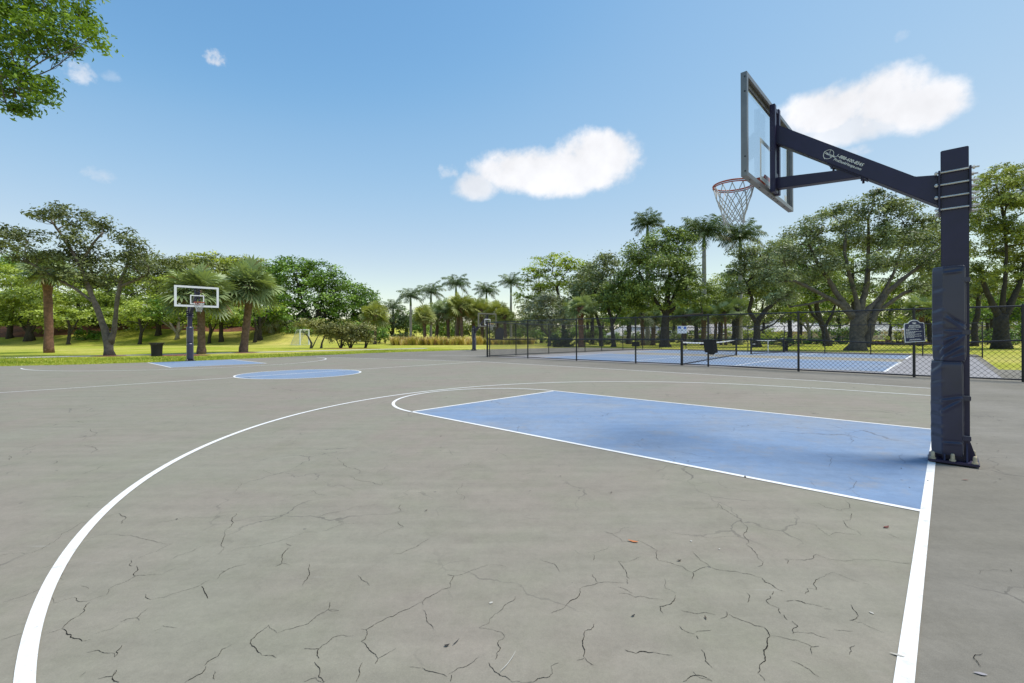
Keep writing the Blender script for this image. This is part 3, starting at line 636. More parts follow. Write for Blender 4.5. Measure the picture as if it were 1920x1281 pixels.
def hoop(fr0, label, group, frame_mat, detail=True, dz=0.0):
    fr = Frame(fr0.o, fr0.a[:2], fr0.b[:2]); fr.__class__ = type('F2', (Frame,), {'__call__': lambda s, x, y, z: Frame.__call__(s, x, y, z-dz if z > 1.95 else z)})
    root = thing('basketball_hoop', fr(-.19, 0, 0), label, 'basketball hoop', group)
    nav = MATS['navy']
    # base plate, gussets, anchor bolts
    mb = MB(); fr.box(mb, -.345, 0, -.185, .185, .014, .036); mb.build('base_plate', nav, root, bevel=.004)
    mb = MB(); fr.box(mb, -.285, -.095, -.10, .10, .036, 2.925); mb.build('pole', nav, root, bevel=.006)
    for sy in (-1, 1):
        for x in (-.265, -.115):
            mb = MB(); mb.prism([fr(x-.006, sy*.1005, .0365), fr(x+.006, sy*.1005, .0365), fr(x+.006, sy*.17, .0365), fr(x-.006, sy*.17, .0365)],
                                [fr(x-.006, sy*.1005, .20), fr(x+.006, sy*.1005, .20), fr(x+.006, sy*.105, .20), fr(x-.006, sy*.105, .20)]); mb.build('gusset', nav, root)
    for x0, x1 in ((-.2855, -.335), (-.0945, -.03)):
        mb = MB(); mb.prism([fr(x0, -.006, .0365), fr(x0, .006, .0365), fr(x1, .006, .0365), fr(x1, -.006, .0365)], [fr(x0, -.006, .2), fr(x0, .006, .2), fr(x0+(x1-x0)*.1, .006, .2), fr(x0+(x1-x0)*.1, -.006, .2)]); mb.build('gusset', nav, root)
    for x in (-.315, -.17, -.035):
        for y in (-.155, .155):
            mb = MB(); c = fr(x, y, 0); mb.tube([c+[0, 0, .036], c+[0, 0, .05]], .024, 6); mb.tube([c+[0, 0, .0505], c+[0, 0, .092], c+[0, 0, .104]], [.016, .015, .009], 10); mb.build('anchor_bolt', MATS['bolt_cap'], root)
    # pads
    up = [(-.255, -.112), (-.250, -.145), (-.112, -.148), (-.036, -.066), (-.036, .066), (-.112, .148), (-.250, .145), (-.255, .112)]
    tot1 = .036+.138+.112
    R = math.radians
    f_up = [(.03, 1.24, R(168), .0, .01, 0)]
    f_up = [(.03, 1.27, R(-62+96), .17, .010, .006), (.03, 1.24, R(48), .20, .009, .005), (.03, 1.22, R(5), .15, .010, .004), (.03, 1.20, R(-22), .16, .010, .006),
            (.03, 1.19, R(-42), .24, .013, .011), (.05, 1.08, R(-38), .20, .013, .009), (.04, 1.02, R(-25), .12, .01, .005), (.17, 1.42, R(-14), .13, .02, .006), (.17, 1.30, R(-10), .13, .018, .008), (.17, 1.18, R(-6), .13, .018, .009),
            (.17, 1.08, R(-4), .13, .016, .008), (.17, 1.60, R(-8), .12, .02, .004), (.06, 1.78, R(-5), .12, .012, .004)]
    f_lo = [(.03, .62, R(-14), .16, .011, .007), (.03, .60, R(-40), .20, .012, .006), (.17, .90, R(-34), .14, .02, .010), (.17, .76, R(-18), .13, .018, .006), (.17, .55, R(0), .13, .02, .006), (.17, .44, R(4), .13, .018, .006), (.17, .33, R(-4), .13, .02, .006),
            (.17, .24, R(2), .13, .018, .005), (.05, .20, R(-3), .12, .010, .006)]
    for z0, z1, folds, sd_, nm in ((.955, 1.835 if dz == 0 else 1.34, f_up, 1, 'pole_pad'), (.082, .952, f_lo, 2, 'pole_pad')):
        prof = up if z0 > .5 else [(x+(.012 if x > -.2 else .018), y*1.03) for x, y in up]
        V, a, b = pad_mesh(root, nm, prof, z0, z1, folds if detail else [], sd_, 110 if detail else 14, 110 if detail else 24)
        Vw = [fr(*q) for q in V]; k = len(Vw)
        i = np.arange(b-1)[:, None]*a+np.arange(a-1)[None]
        Q = np.stack([i, i+1, i+a+1, i+a], -1).reshape(-1, 4)
        # inward lips at top and bottom
        top = [fr(q[0]*.35-.19*.65, q[1]*.55, q[2]-.004) for q in V[-a:]]; bot = [fr(q[0]*.35-.19*.65, q[1]*.55, q[2]+.004) for q in V[:a]]
        Vw += top+bot
        j = np.arange(a-1); t0 = (b-1)*a
        Q = np.concatenate([Q, np.stack([t0+j, t0+j+1, k+j+1, k+j], -1), np.stack([j+1, j, k+a+j, k+a+j+1], -1)])
        o = link(nm, npmesh(nm, Vw, Q), MATS['vinyl'], root, smooth=True)
        # piped seam along the back edge and round the top
        if detail:
            mb = MB(); mb.tube([fr(V[r*a+3][0]-.002, V[r*a+3][1]-.004, V[r*a+3][2]) for r in range(1, b-1)], .0042, 6)
            mb.tube([fr(q[0], q[1], q[2]) for q in V[-2*a+2:-a-2]], .0045, 6); mb.build('piping', MATS['vinyl'], o, smooth=True)
    if detail:
        for z in (1.70, 1.22, .62, .255):
            mb = MB(); fr.box(mb, -.292, -.235, -.150, -.128, z-.022, z+.022); mb.build('pad_strap', MATS['vinyl'], root, bevel=.004)
    # arm clamp
    for x0, x1 in ((-.094, -.079), (-.302, -.286)):
        mb = MB(); fr.box(mb, x0, x1, -.135, .135, 2.345, 2.735); mb.build('clamp_plate', nav, root, bevel=.003)
    for z in (2.715, 2.60, 2.485, 2.37):
        for y in (-.118, .118):
            mb = MB(); mb.tube([fr(-.052, y, z), fr(-.352, y, z)], .009, 8)
            for xx in (-.066, -.316): mb.tube([fr(xx-.008, y, z), fr(xx+.008, y, z)], .018, 6)
            mb.build('clamp_rod', MATS['zinc'], root)
    # arm and brace
    mb = MB(); fr.extr(mb, [(1.29, 3.63), (1.29, 3.412), (-.0785, 2.420), (-.0785, 2.712), (.084, 2.735)], -.078, .078); mb.build('arm', nav, root, bevel=.006)
    mb = MB(); fr.extr(mb, [(1.29, 3.020), (.635, 2.952), (.50, 2.842), (1.29, 2.893)], -.052, .052); mb.build('brace', nav, root, bevel=.004)
    mb = MB(); fr.extr(mb, [(.80, 3.052), (.47, 2.813), (.46, 2.800), (.79, 3.036)], -.07, .07)
    for x, z in ((.76, 3.01), (.50, 2.82)):
        for y in (-.055, .055): c = fr(x, y, z); mb.tube([c+[0, 0, .02], c+[0, 0, -.025]], .011, 6)
    mb.build('brace_bracket', nav, root)
    # back frame posts
    for y in (-.105, .075):
        mb = MB(); fr.box(mb, 1.283, 1.338, y-.032, y+.032, 2.842, 3.845); mb.build('mounting_post', nav, root, bevel=.004)
    for z in (2.87, 2.96, 3.05, 3.45, 3.62, 3.80) if detail else (2.9, 3.7):
        mb = MB(); fr.box(mb, 1.291, 1.333, -.0725, .0425, z-.02, z+.02); mb.build('cross_bracket', nav, root)
    # backboard: frame, glass, border and shooter square
    bd = bpy.data.objects.new('backboard', None); bd.empty_display_size = .2; col.objects.link(bd); bd.parent = root
    bd.location = Vector(fr(1.36, 0, 3.36)-np.array(root.location))
    W, Z0, Z1 = .965, 2.828, 3.893
    mb = MB()
    fr.box(mb, 1.336, 1.395, -W, W, Z0, Z0+.045); fr.box(mb, 1.336, 1.395, -W, W, Z1-.045, Z1)
    fr.box(mb, 1.336, 1.395, -W, -W+.048, Z0+.045, Z1-.045); fr.box(mb, 1.336, 1.395, W-.048, W, Z0+.045, Z1-.045)
    # inner flanges of the channel
    fr.box(mb, 1.372, 1.380, -W+.048, W-.048, Z0+.045, Z0+.085); fr.box(mb, 1.372, 1.380, -W+.048, W-.048, Z1-.085, Z1-.045)
    fr.box(mb, 1.372, 1.380, -W+.048, -W+.07, Z0+.085, Z1-.085); fr.box(mb, 1.372, 1.380, W-.07, W-.048, Z0+.085, Z1-.085)
    mb.build('frame', frame_mat, bd)
    if detail:
        for z in (Z0+.05, Z0+.2, Z1-.2, Z1-.05):
            for s in (-1, 1): mb = MB(); c = fr(1.355, s*W, z); e = fr(1.355, s*(W+.004), z); mb.tube([c, e], .008, 8); mb.build('frame_screw', MATS['black'], bd)
        for y in (-.8, -.45, -.12, .03, .12, .28, .6): mb = MB(); c = fr(1.36, y, Z0); mb.tube([c, c-[0, 0, .004]], .008, 8); mb.build('frame_screw', MATS['black'], bd)
    mb = MB(); fr.box(mb, 1.3805, 1.3925, -W+.049, W-.049, Z0+.046, Z1-.046); mb.build('glass', MATS['glass'], bd)
    mb = MB()
    def rim4(y0, y1, z0, z1, t, x): 
        for a, b, c, d in ((y0, y1, z0, z0+t), (y0, y1, z1-t, z1), (y0, y0+t, z0+t, z1-t), (y1-t, y1, z0+t, z1-t)): fr.box(mb, x, x+.0015, a, b, c, d)
    rim4(-W+.05, W-.05, Z0+.047, Z1-.047, .05, 1.3935)
    mb.build('border_line', MATS['white_metal'] if dz == 0 else MATS['alu'], bd)
    mb = MB(); rim4(-.305, .305, 2.965, 3.44, .05, 1.3935); mb.build('shooter_square', MATS['white_metal'], bd)
    mb = MB(); fr.box(mb, 1.3785, 1.3800, .70, .80, 2.93, 3.0); mb.build('sticker', MATS['zinc'], bd)
    # rim with bracket
    cu, rz, r = 1.775, 3.055, .232
    mb = MB()
    ring = [fr(cu+r*math.cos(t), r*math.sin(t), rz) for t in np.linspace(0, 2*math.pi, 49)]
    mb.tube(ring, .010, 8, caps=False)
    fr.box(mb, 1.3955, 1.41, -.09, .09, 2.93, 3.07); fr.box(mb, 1.4105, 1.56, -.075, .075, 3.045, 3.058)
    for s in (-1, 1): mb.prism([fr(1.411, s*.06, 2.95), fr(1.411, s*.068, 2.95), fr(1.54, s*.068, 3.03), fr(1.54, s*.06, 3.03)], [fr(1.411, s*.06, 3.0445), fr(1.411, s*.068, 3.0445), fr(1.54, s*.068, 3.0445), fr(1.54, s*.06, 3.0445)])
    # flat second ring below
    mb.tube([fr(cu+(r+.001)*math.cos(t), (r+.001)*math.sin(t), rz-.022) for t in np.linspace(0, 2*math.pi, 49)], .007, 6, caps=False)
    rim = mb.build('rim', MATS['orange'], root, smooth=True)
    # net
    mb = MB(); K = 12; rows = [(3.03, .228), (2.90, .198), (2.815, .168), (2.74, .145), (2.675, .128), (2.615, .118), (2.575, .122)]
    rg = random.Random(5)
    for k in range(K):
        for sgn in (-1, 1):
            pts = []
            for i, (z, rr) in enumerate(rows):
                t = 2*math.pi*(k+.5*sgn*i+.5)/K if i else 2*math.pi*(k+.5)/K
                pts.append(fr(cu+rr*math.cos(t)+rg.uniform(-.006, .006), rr*math.sin(t)+rg.uniform(-.006, .006), z+rg.uniform(-.008, .008)))
            mb.tube(pts, .0056, 5)
    mb.build('net', MATS['netcord'], rim, smooth=True)
    return root
h1 = hoop(Frame(UV(0, 0), EU, EV), 'large near basketball hoop with wrinkled navy pole pad, its angled arm lettered in white', 'basketball hoops', MATS['alu'])
# lettering on the near hoop's arm
def arm_text(txt, x, y, size, offset=.0012):
    u, z = onv(x, y, -.0795); me = textmesh(txt, size, offset=offset, shear=.12)
    d = np.array([-1.4, -1.015]); d /= np.linalg.norm(d)
    xd = np.array([*(EU*d[0]), d[1]]); yd = np.array([*(EU*-d[1]), d[0]]); yd = yd if yd[2] > 0 else -yd
    q = UV(u, -.0795, z); place_flat(me, q, xd, yd)
    link('lettering', me, MATS['letter'], h1)
arm_text('1-888-600-8545', 1566.5, 293.6, .0435, .0007); arm_text('ProDunkHoops.com', 1562.3, 300.2, .0345, .0006); arm_text('Hercules', 1546.2, 288.6, .031, .0008)
mb = MB(); u, z = onv(1553.5, 289.5, -.0795)
mb.tube([UV(u+.047*math.cos(t), -.0797, z+.047*math.sin(t)) for t in np.linspace(0, 2*math.pi, 33)], .0028, 4, caps=False)
for k_ in (-.02, .02): mb.tube([UV(u+.042*math.cos(t)*.4+k_*1.4, -.0797, z+.044*math.sin(t)) for t in np.linspace(-1.4, 1.4, 13)], .002, 4)
mb.build('emblem', MATS['letter'], h1)
h2 = hoop(Frame(UV(26.89, -.47), -EU, -EV), 'distant basketball hoop facing the camera at the lawn edge, beside the black litter bin', 'basketball hoops', MATS['white_metal'], detail=False)
h2.scale = (.92, .92, .92)
h3 = hoop(Frame(UV(26.95, 18.36), -EU, -EV), 'small dark far hoop just left of the fence corner, on the second court', 'basketball hoops', MATS['alu'], detail=False, dz=.98)

# ------------------------------------------------------------------ chain-link fences
def fence(posts, label, cell=.125, wr=.0042, pr=.032, railr=.021):
    """posts: list of (ground xyz, height, mid rail height, post radius)"""
    b0 = posts[0][0]
    root = thing('chain_link_fence', b0, label, 'fence', 'black chain-link fence runs')
    for q, hh, mh, r in posts:
        mb = MB(); q = np.array(q); mb.tube([q+[0, 0, -.02], q+[0, 0, hh+.02], q+[0, 0, hh+.05]], [r, r, r*.55], 10); mb.build('post', MATS['black'], root, smooth=False)
    for nm, hs, r in (('top_rail', lambda p: p[1], railr), ('mid_rail', lambda p: p[2], railr), ('bottom_rail', lambda p: .055, railr*.9)):
        mb = MB()
        for a, b in zip(posts[:-1], posts[1:]):
            if nm == 'mid_rail' and (a[2] is None or b[2] is None): continue
            mb.tube([np.array(a[0])+[0, 0, hs(a)], np.array(b[0])+[0, 0, hs(b)]], r, 8)
        if mb.v: mb.build(nm, MATS['black'], root)
    mb = MB()
    for a, b in zip(posts[:-1], posts[1:]):
        A, B = np.array(a[0]), np.array(b[0]); Ls = np.linalg.norm((B-A)[:2]); d = (B-A)/Ls; nrm = np.array([-d[1], d[0], 0]); z0 = .03
        def pos(s, z): return A+d*s+np.array([0, 0, z])+nrm*.03
        Ha, Hb = a[1]-.01, b[1]-.01
        top = lambda s: Ha+(Hb-Ha)*s/Ls
        for sg in (1, -1):
            c = -3.0
            while c < Ls+3.0:
                # wire: s = c + sg*z
                lo, hi = z0, min(Ha, Hb)
                if sg > 0: lo = max(lo, -c); hi = min(hi, Ls-c)
                else: lo = max(lo, c-Ls); hi = min(hi, c)
                if hi-lo > .03:
                    e = np.array([0, 0, 1.]); p0, p1 = pos(c+sg*lo, lo), pos(c+sg*hi, hi); k = len(mb.v)
                    off = nrm*(.002*sg)
                    for p in (p0, p1):
                        for t in (0, 2.094, 4.189):
                            wdir = (d*(-sg)+e*1.0)/1.414 if sg > 0 else (d+e)/1.414
                            perp = np.cross((p1-p0)/np.linalg.norm(p1-p0), nrm)
                            mb.v.append(tuple(p+off+wr*(math.cos(t)*perp+math.sin(t)*nrm)))
                    for i in range(3): j = (i+1) % 3; mb.f.append((k+i, k+j, k+3+j, k+3+i))
                c += cell
        # loose twisted ends under the bottom rail
        n = int(Ls/cell)
    mb.build('chain_mesh', MATS['wire'], root)
    return root
def top(x, yt, yb): return H+(Y0-yt)/F*G(x, yb)[1]
near = []
for x, yb, yt, ym in [(913.8, 669.3, 604.3, 635.5), (989.7, 672, 601.8, 636), (1081, 676.5, 599, 637), (1192, 681.5, 596.6, 638), (1328, 687.4, 592.4, 639), (1497.3, 696.7, 588.5, 639), (1714, 707.7, 583, 649.5), (1919, 716.4, 578, 642)]:
    near.append((G(x, yb), top(x, yt, yb), top(x, ym, yb), .05 if x < 920 else .033))
e = G(1919, 716.4); d = (e-near[-2][0])[:2]; d = d/np.linalg.norm(d)
near.append((e+np.array([*(d*3.2), 0]), 1.88, .95, .033))
fence(near, 'near run of black chain-link fence along the grey basketball court, with a navy rules sign')
side = []
for x, yb, hh in [(913.8, 669.3, 1.93), (967.6, 666.3, 1.9), (1029, 663.4, 1.88), (1097, 660.3, 1.84), (1128, 659, 1.8), (1168, 657.6, 1.78), (1205, 656.7, 1.76), (1236, 656.2, 1.75)]:
    side.append((G(x, yb)+(np.array([.12, .2, 0]) if x < 920 else 0), hh, hh*.5, .03))
fence(side, 'left return run of black chain-link fence from the corner post towards the trees', cell=.14)
p0, p1 = G(1236, 656.2), G(1842, 670.5); back = []
for t in np.linspace(0, 1, 9): back.append((p0*(1-t)+p1*t+(np.array([.15, 0, 0]) if t == 0 else 0), 1.72, None, .028))
fence(back, 'rear run of black chain-link fence behind the blue pickleball courts, before the lawn', cell=.15)

# ------------------------------------------------------------------ pickleball nets
def pnet(a, b, label, hh=.93):
    a, b = np.array(a), np.array(b); root = thing('pickleball_net', (a+b)/2, label, 'net', 'pickleball nets')
    for q in (a, b):
        mb = MB(); mb.tube([q, q+[0, 0, hh+.02]], .05, 10); mb.tube([q+[0, 0, hh+.021], q+[0, 0, hh+.05]], [.055, .03], 10); mb.build('post', MATS['black'], root)
    d = (b-a)/np.linalg.norm(b-a); n = np.array([-d[1], d[0], 0]); Ls = np.linalg.norm(b-a)
    sag = lambda t: hh-.09*4*t*(1-t)
    mb = MB(); ts = np.linspace(.01, .99, 21)
    for t0, t1 in zip(ts[:-1], ts[1:]):
        q0, q1 = a+(b-a)*t0, a+(b-a)*t1
        mb.prism([q0-n*.008+[0, 0, sag(t0)-.055], q1-n*.008+[0, 0, sag(t1)-.055], q1+n*.008+[0, 0, sag(t1)-.055], q0+n*.008+[0, 0, sag(t0)-.055]],
                 [q0-n*.008+[0, 0, sag(t0)], q1-n*.008+[0, 0, sag(t1)], q1+n*.008+[0, 0, sag(t1)], q0+n*.008+[0, 0, sag(t0)]])
    mb.build('tape', MATS['white_metal'], root)
    mb = MB()
    for i in range(1, int(Ls/.10)):
        t = i*.10/Ls; q = a+(b-a)*t; mb.tube([q+[0, 0, .05], q+[0, 0, sag(t)-.055]], .0022, 3)
    for z in np.arange(.05, .86, .08):
        mb.tube([a+[0, 0, z], (a+b)/2+[0, 0, z*.92], b+[0, 0, z]], .0022, 3)
    mb.tube([a+[0, 0, .045], b+[0, 0, .045]], .02, 6)
    mb.build('mesh', MATS['mesh_black'], root)
    mb = MB(); q = (a+b)/2; mb.prism([q+d*-.025-n*.012+[0, 0, .02], q+d*.025-n*.012+[0, 0, .02], q+d*.025+n*.012+[0, 0, .02], q+d*-.025+n*.012+[0, 0, .02]],
        [q+d*-.025-n*.012+[0, 0, sag(.5)-.056], q+d*.025-n*.012+[0, 0, sag(.5)-.056], q+d*.025+n*.012+[0, 0, sag(.5)-.056], q+d*-.025+n*.012+[0, 0, sag(.5)-.056]]); mb.build('center_strap', MATS['white_metal'], root)
    q = a+[0, 0, .62]; mb = MB(); mb.tube([q, q-n*.16], .014, 6); mb.tube([q-n*.16-d*.10, q-n*.16+d*.14], .02, 6); mb.build('crank', MATS['zinc'], root)
    return root
pnet(G(1278.5, 685), G(1380.5, 666.8), 'near pickleball net, black with low posts, closest to the fence')
pnet(G(1408.5, 664.8), G(1469, 661.3), 'farther pickleball net with white top tape and white centre strap')

# ------------------------------------------------------------------ signs
def sign_outline(w_, h_):
    pts = [(-w_/2, 0), (w_/2, 0), (w_/2, h_*.80)]
    pts += [(w_/2-.04*w_, h_*.86), (w_*.30, h_*.87)]
    for t in np.linspace(.25, math.pi-.25, 9): pts.append((w_*.27*math.cos(t), h_*.87+h_*.13*math.sin(t)))
    pts += [(-w_*.30, h_*.87), (-w_/2+.04*w_, h_*.86), (-w_/2, h_*.80)]
    return pts
def sign(o, xd, yd, w_, h_, label, face='signnavy', back='black_rough', printed=True, name='rules_sign', trim=True):
    o = np.array(o, float); xd = np.array(xd, float); yd = np.array(yd, float); zd = np.cross(xd, yd)
    root = thing(name, o, label, 'sign')
    P = lambda p, z=0, s=1.0: o+xd*p[0]*s+yd*(h_/2+(p[1]-h_/2)*s)+zd*z
    out = sign_outline(w_, h_)
    mb = MB(); mb.prism([P(p, -.004) for p in out], [P(p, .004) for p in out]); mb.build('backing', MATS['signwhite' if trim else back], root)
    mb = MB(); mb.poly([P(p, .007, .93) for p in out]); mb.build('face', MATS[face], root)
    if printed:
        for txt, y, s in (('BASKETBALL', .715, .085), ('COURT RULES', .635, .085)):
            me = textmesh(txt, s*h_*1.05, 'CENTER', offset=.0012); place_flat(me, o+yd*(y*h_)+zd*.011, xd, yd); link('lettering', me, MATS['letter'], root)
        mb = MB(); rg = random.Random(3)
        for i, (y, l) in enumerate([(.585, .62), (.55, .74), (.515, .2), (.465, .93), (.43, .55), (.395, .5), (.345, .88), (.30, .5), (.255, .9), (.21, .48), (.12, .6), (.09, .7)]):
            x = -w_*.42 if i < 10 else -w_*l*.42
            xe = x+w_*.84*l
            while x < xe-.01:
                ww = rg.uniform(.02, .06); mb.poly([o+xd*x+yd*(y*h_)+zd*.009, o+xd*min(x+ww, xe)+yd*(y*h_)+zd*.009, o+xd*min(x+ww, xe)+yd*(y*h_+.011)+zd*.009, o+xd*x+yd*(y*h_+.011)+zd*.009]); x += ww+.012
        mb.tube([o+xd*(w_*.09*math.cos(t))+yd*(h_*.86+.022*math.sin(t))+zd*.010 for t in np.linspace(0, 6.283, 17)], .0035, 4, caps=False)
        mb.poly([o+xd*(-.14*w_)+yd*(h_*.87)+zd*.0095, o+xd*(.12*w_)+yd*(h_*.855)+zd*.0095, o+xd*(.02*w_)+yd*(h_*.82)+zd*.0095])
        mb.build('print', MATS['letter'], root)
    return root
q = near[6][0]; a_ = G(1696.5, 642); b_ = None
fdir = near[7][0]-near[5][0]; fdir[2] = 0; fdir /= np.linalg.norm(fdir); fn = np.array([-fdir[1], fdir[0], 0]); fn = fn if fn[1] < 0 else -fn
yy = q[1]-.10; c0 = P3(1715.8, 641.6, yy)
sign(c0, np.array([1., .03, .05])/np.linalg.norm([1, .03, .05]), np.array([-.06, 0, 1.])/np.linalg.norm([-.06, 0, 1]), .575, .61, 'navy rules sign with white border and lettering on the near fence post')
# dark backs of three more signs
q = near[4][0]; yy = q[1]-.09
sign(P3(1330.5, 637.5, yy), np.array([.995, .02, -.05]), np.array([.13, 0, -.99]), .50, .56, 'black sign hanging askew on a near fence post, before the near net', 'black_rough', printed=False, trim=False)
q = side[0][0]*.62+side[1][0]*.38
sd_ = side[1][0]-side[0][0]; sd_[2] = 0; sd_ /= np.linalg.norm(sd_)
sign(q+np.array([-.05, -.02, .98]), np.array([*(sd_[:2]), 0]), np.array([.10, -.02, 1.0])/1.005, .68, .68, 'dark blank sign high on the left return fence near its corner post', 'black_rough', printed=False, trim=False)
q = near[3][0]+np.array([.0, -.06, 0])
root = thing('fence_box', q+[0, 0, .70], 'small black box fixed to a near fence post, left of the near net', 'box')
fx = Frame(q, fdir[:2], (-fdir[1], fdir[0])); mb = MB(); fx.box(mb, -.17, .17, -.05, .03, .72, .90); mb.build('case', MATS['black_rough'], root, bevel=.01)
mb = MB(); fx.box(mb, -.18, .18, -.07, .03, .9025, .915); mb.build('lid', MATS['black'], root)
# white notice board beyond the courts
yb_ = 34.0; c0 = P3(1279, 624, yb_)
root = thing('notice_board', [c0[0], c0[1], hgt(c0[0], c0[1])], 'white notice board with blue emblems behind the near pickleball net', 'sign')
fx = Frame([c0[0], c0[1], 0], (1, .1), (-.1, 1)); mb = MB(); fx.box(mb, -.36, .36, -.012, .012, c0[2]-.05, c0[2]+.50); mb.build('panel', MATS['signwhite'], root)
mb = MB(); fx.box(mb, -.32, -.10, -.0165, -.0145, c0[2]+.30, c0[2]+.46); fx.box(mb, .12, .30, -.0165, -.0145, c0[2]+.28, c0[2]+.44); mb.build('emblem', MATS['signblue'], root)
mb = MB(); fx.box(mb, -.12, .05, -.0165, -.0145, c0[2]+.17, c0[2]+.21); mb.build('print', MATS['black'], root)
mb = MB(); fx.box(mb, -.03, .03, .013, .06, -.05, c0[2]+.4); mb.build('post', MATS['black'], root)

# ------------------------------------------------------------------ bench, bin, goal
def bench():
    q = G(1474, 657.5); q[2] = hgt(q[0], q[1]); fx = Frame(q, (1, -.1), (.1, 1))
    root = thing('park_table', q, 'black park table with a bench on each side, behind the farther net', 'table')
    mb = MB(); fx.box(mb, -.85, .85, -.38, .38, .70, .75); mb.build('tabletop', MATS['black_rough'], root, bevel=.01)
    for s in (-1, 1):
        mb = MB(); fx.box(mb, -.85, .85, s*.7-.14, s*.7+.14, .42, .46); mb.build('seat', MATS['black_rough'], root, bevel=.01)
        mb = MB(); mb.tube([fx(0, s*.7, .42), fx(0, s*.15, .30)], .04, 8); mb.build('seat_support', MATS['black_rough'], root)
    mb = MB(); mb.tube([fx(0, 0, 0), fx(0, 0, .70)], .12, 12); mb.build('pedestal', MATS['black_rough'], root)
bench()
def bin_():
    q = G(294, 668.5); q[2] = GZ; q[2] = -.02
    root = thing('litter_bin', q, 'black slatted litter bin with flared rim on the lawn, left of the distant hoop', 'litter bin')
    mb = MB(); n = 30
    for i in range(n):
        t = 2*math.pi*i/n; dt = .075
        prof = [(.275, .04), (.285, .45), (.30, .66), (.345, .80), (.39, .835)]
        pts = []
        for r, z in prof: pts.append((r, z))
        for (r0, z0), (r1, z1) in zip(pts[:-1], pts[1:]):
            mb.prism([q+[(r0)*math.cos(t-dt), r0*math.sin(t-dt), z0], q+[r0*math.cos(t+dt), r0*math.sin(t+dt), z0], q+[(r0-.012)*math.cos(t+dt), (r0-.012)*math.sin(t+dt), z0], q+[(r0-.012)*math.cos(t-dt), (r0-.012)*math.sin(t-dt), z0]],
                     [q+[(r1)*math.cos(t-dt), r1*math.sin(t-dt), z1], q+[r1*math.cos(t+dt), r1*math.sin(t+dt), z1], q+[(r1-.012)*math.cos(t+dt), (r1-.012)*math.sin(t+dt), z1], q+[(r1-.012)*math.cos(t-dt), (r1-.012)*math.sin(t-dt), z1]])
    mb.build('slatted_side', MATS['black_rough'], root)
    mb = MB(); mb.tube([q+[.40*math.cos(t), .40*math.sin(t), .84] for t in np.linspace(0, 6.2832, 33)], .018, 6, caps=False); mb.build('rim', MATS['black_rough'], root)
    mb = MB(); mb.tube([q+[0, 0, .03], q+[0, 0, .74]], .255, 20); mb.build('liner', MATS['black_rough'], root)
bin_()
def goal():
    Yg = 62.0; a = P3(562.5, 646, Yg); b = P3(579, 646, Yg+1.2); zg = -.02
    a[2] = b[2] = zg; hh = 2.05
    root = thing('soccer_goal', (a+b)/2, 'small white soccer goal with net standing on the lawn beside the low trees', 'goal')
    up = np.array([0, 0, hh]); bk = np.array([-1.7, .9, 0])
    mb = MB(); mb.tube([a, a+up, b+up, b], .10, 8); mb.build('goal_frame', MATS['white_metal'], root)
    mb = MB(); mb.tube([a+up, a+up+bk*.35, a+bk, b+bk, b+up+bk*.35, b+up], .035, 6); mb.tube([a, a+bk], .03, 6); mb.tube([b, b+bk], .03, 6); mb.build('back_stay', MATS['white_metal'], root)
    mb = MB(); r = .011
    for i in range(13):
        t = i/12; p, q = a+(b-a)*t, a+(b-a)*t; mb.tube([p+up, p+up+bk*.35, p+bk], r, 3)
    for i in range(15):
        t = i/14
        for s in (a, b):
            e0 = s+up*(1-t); e1 = s+up*(1-t)+bk*(.35+.65*t) if t > 0 else s+up+bk*.35
            mb.tube([e0, e1], r, 3)
        e0 = a+(up+bk*.35)*(1-t)+bk*t; e1 = b+(up+bk*.35)*(1-t)+bk*t; mb.tube([e0, e1], r, 3)
    mb.build('net', MATS['netcord'], root)
goal()

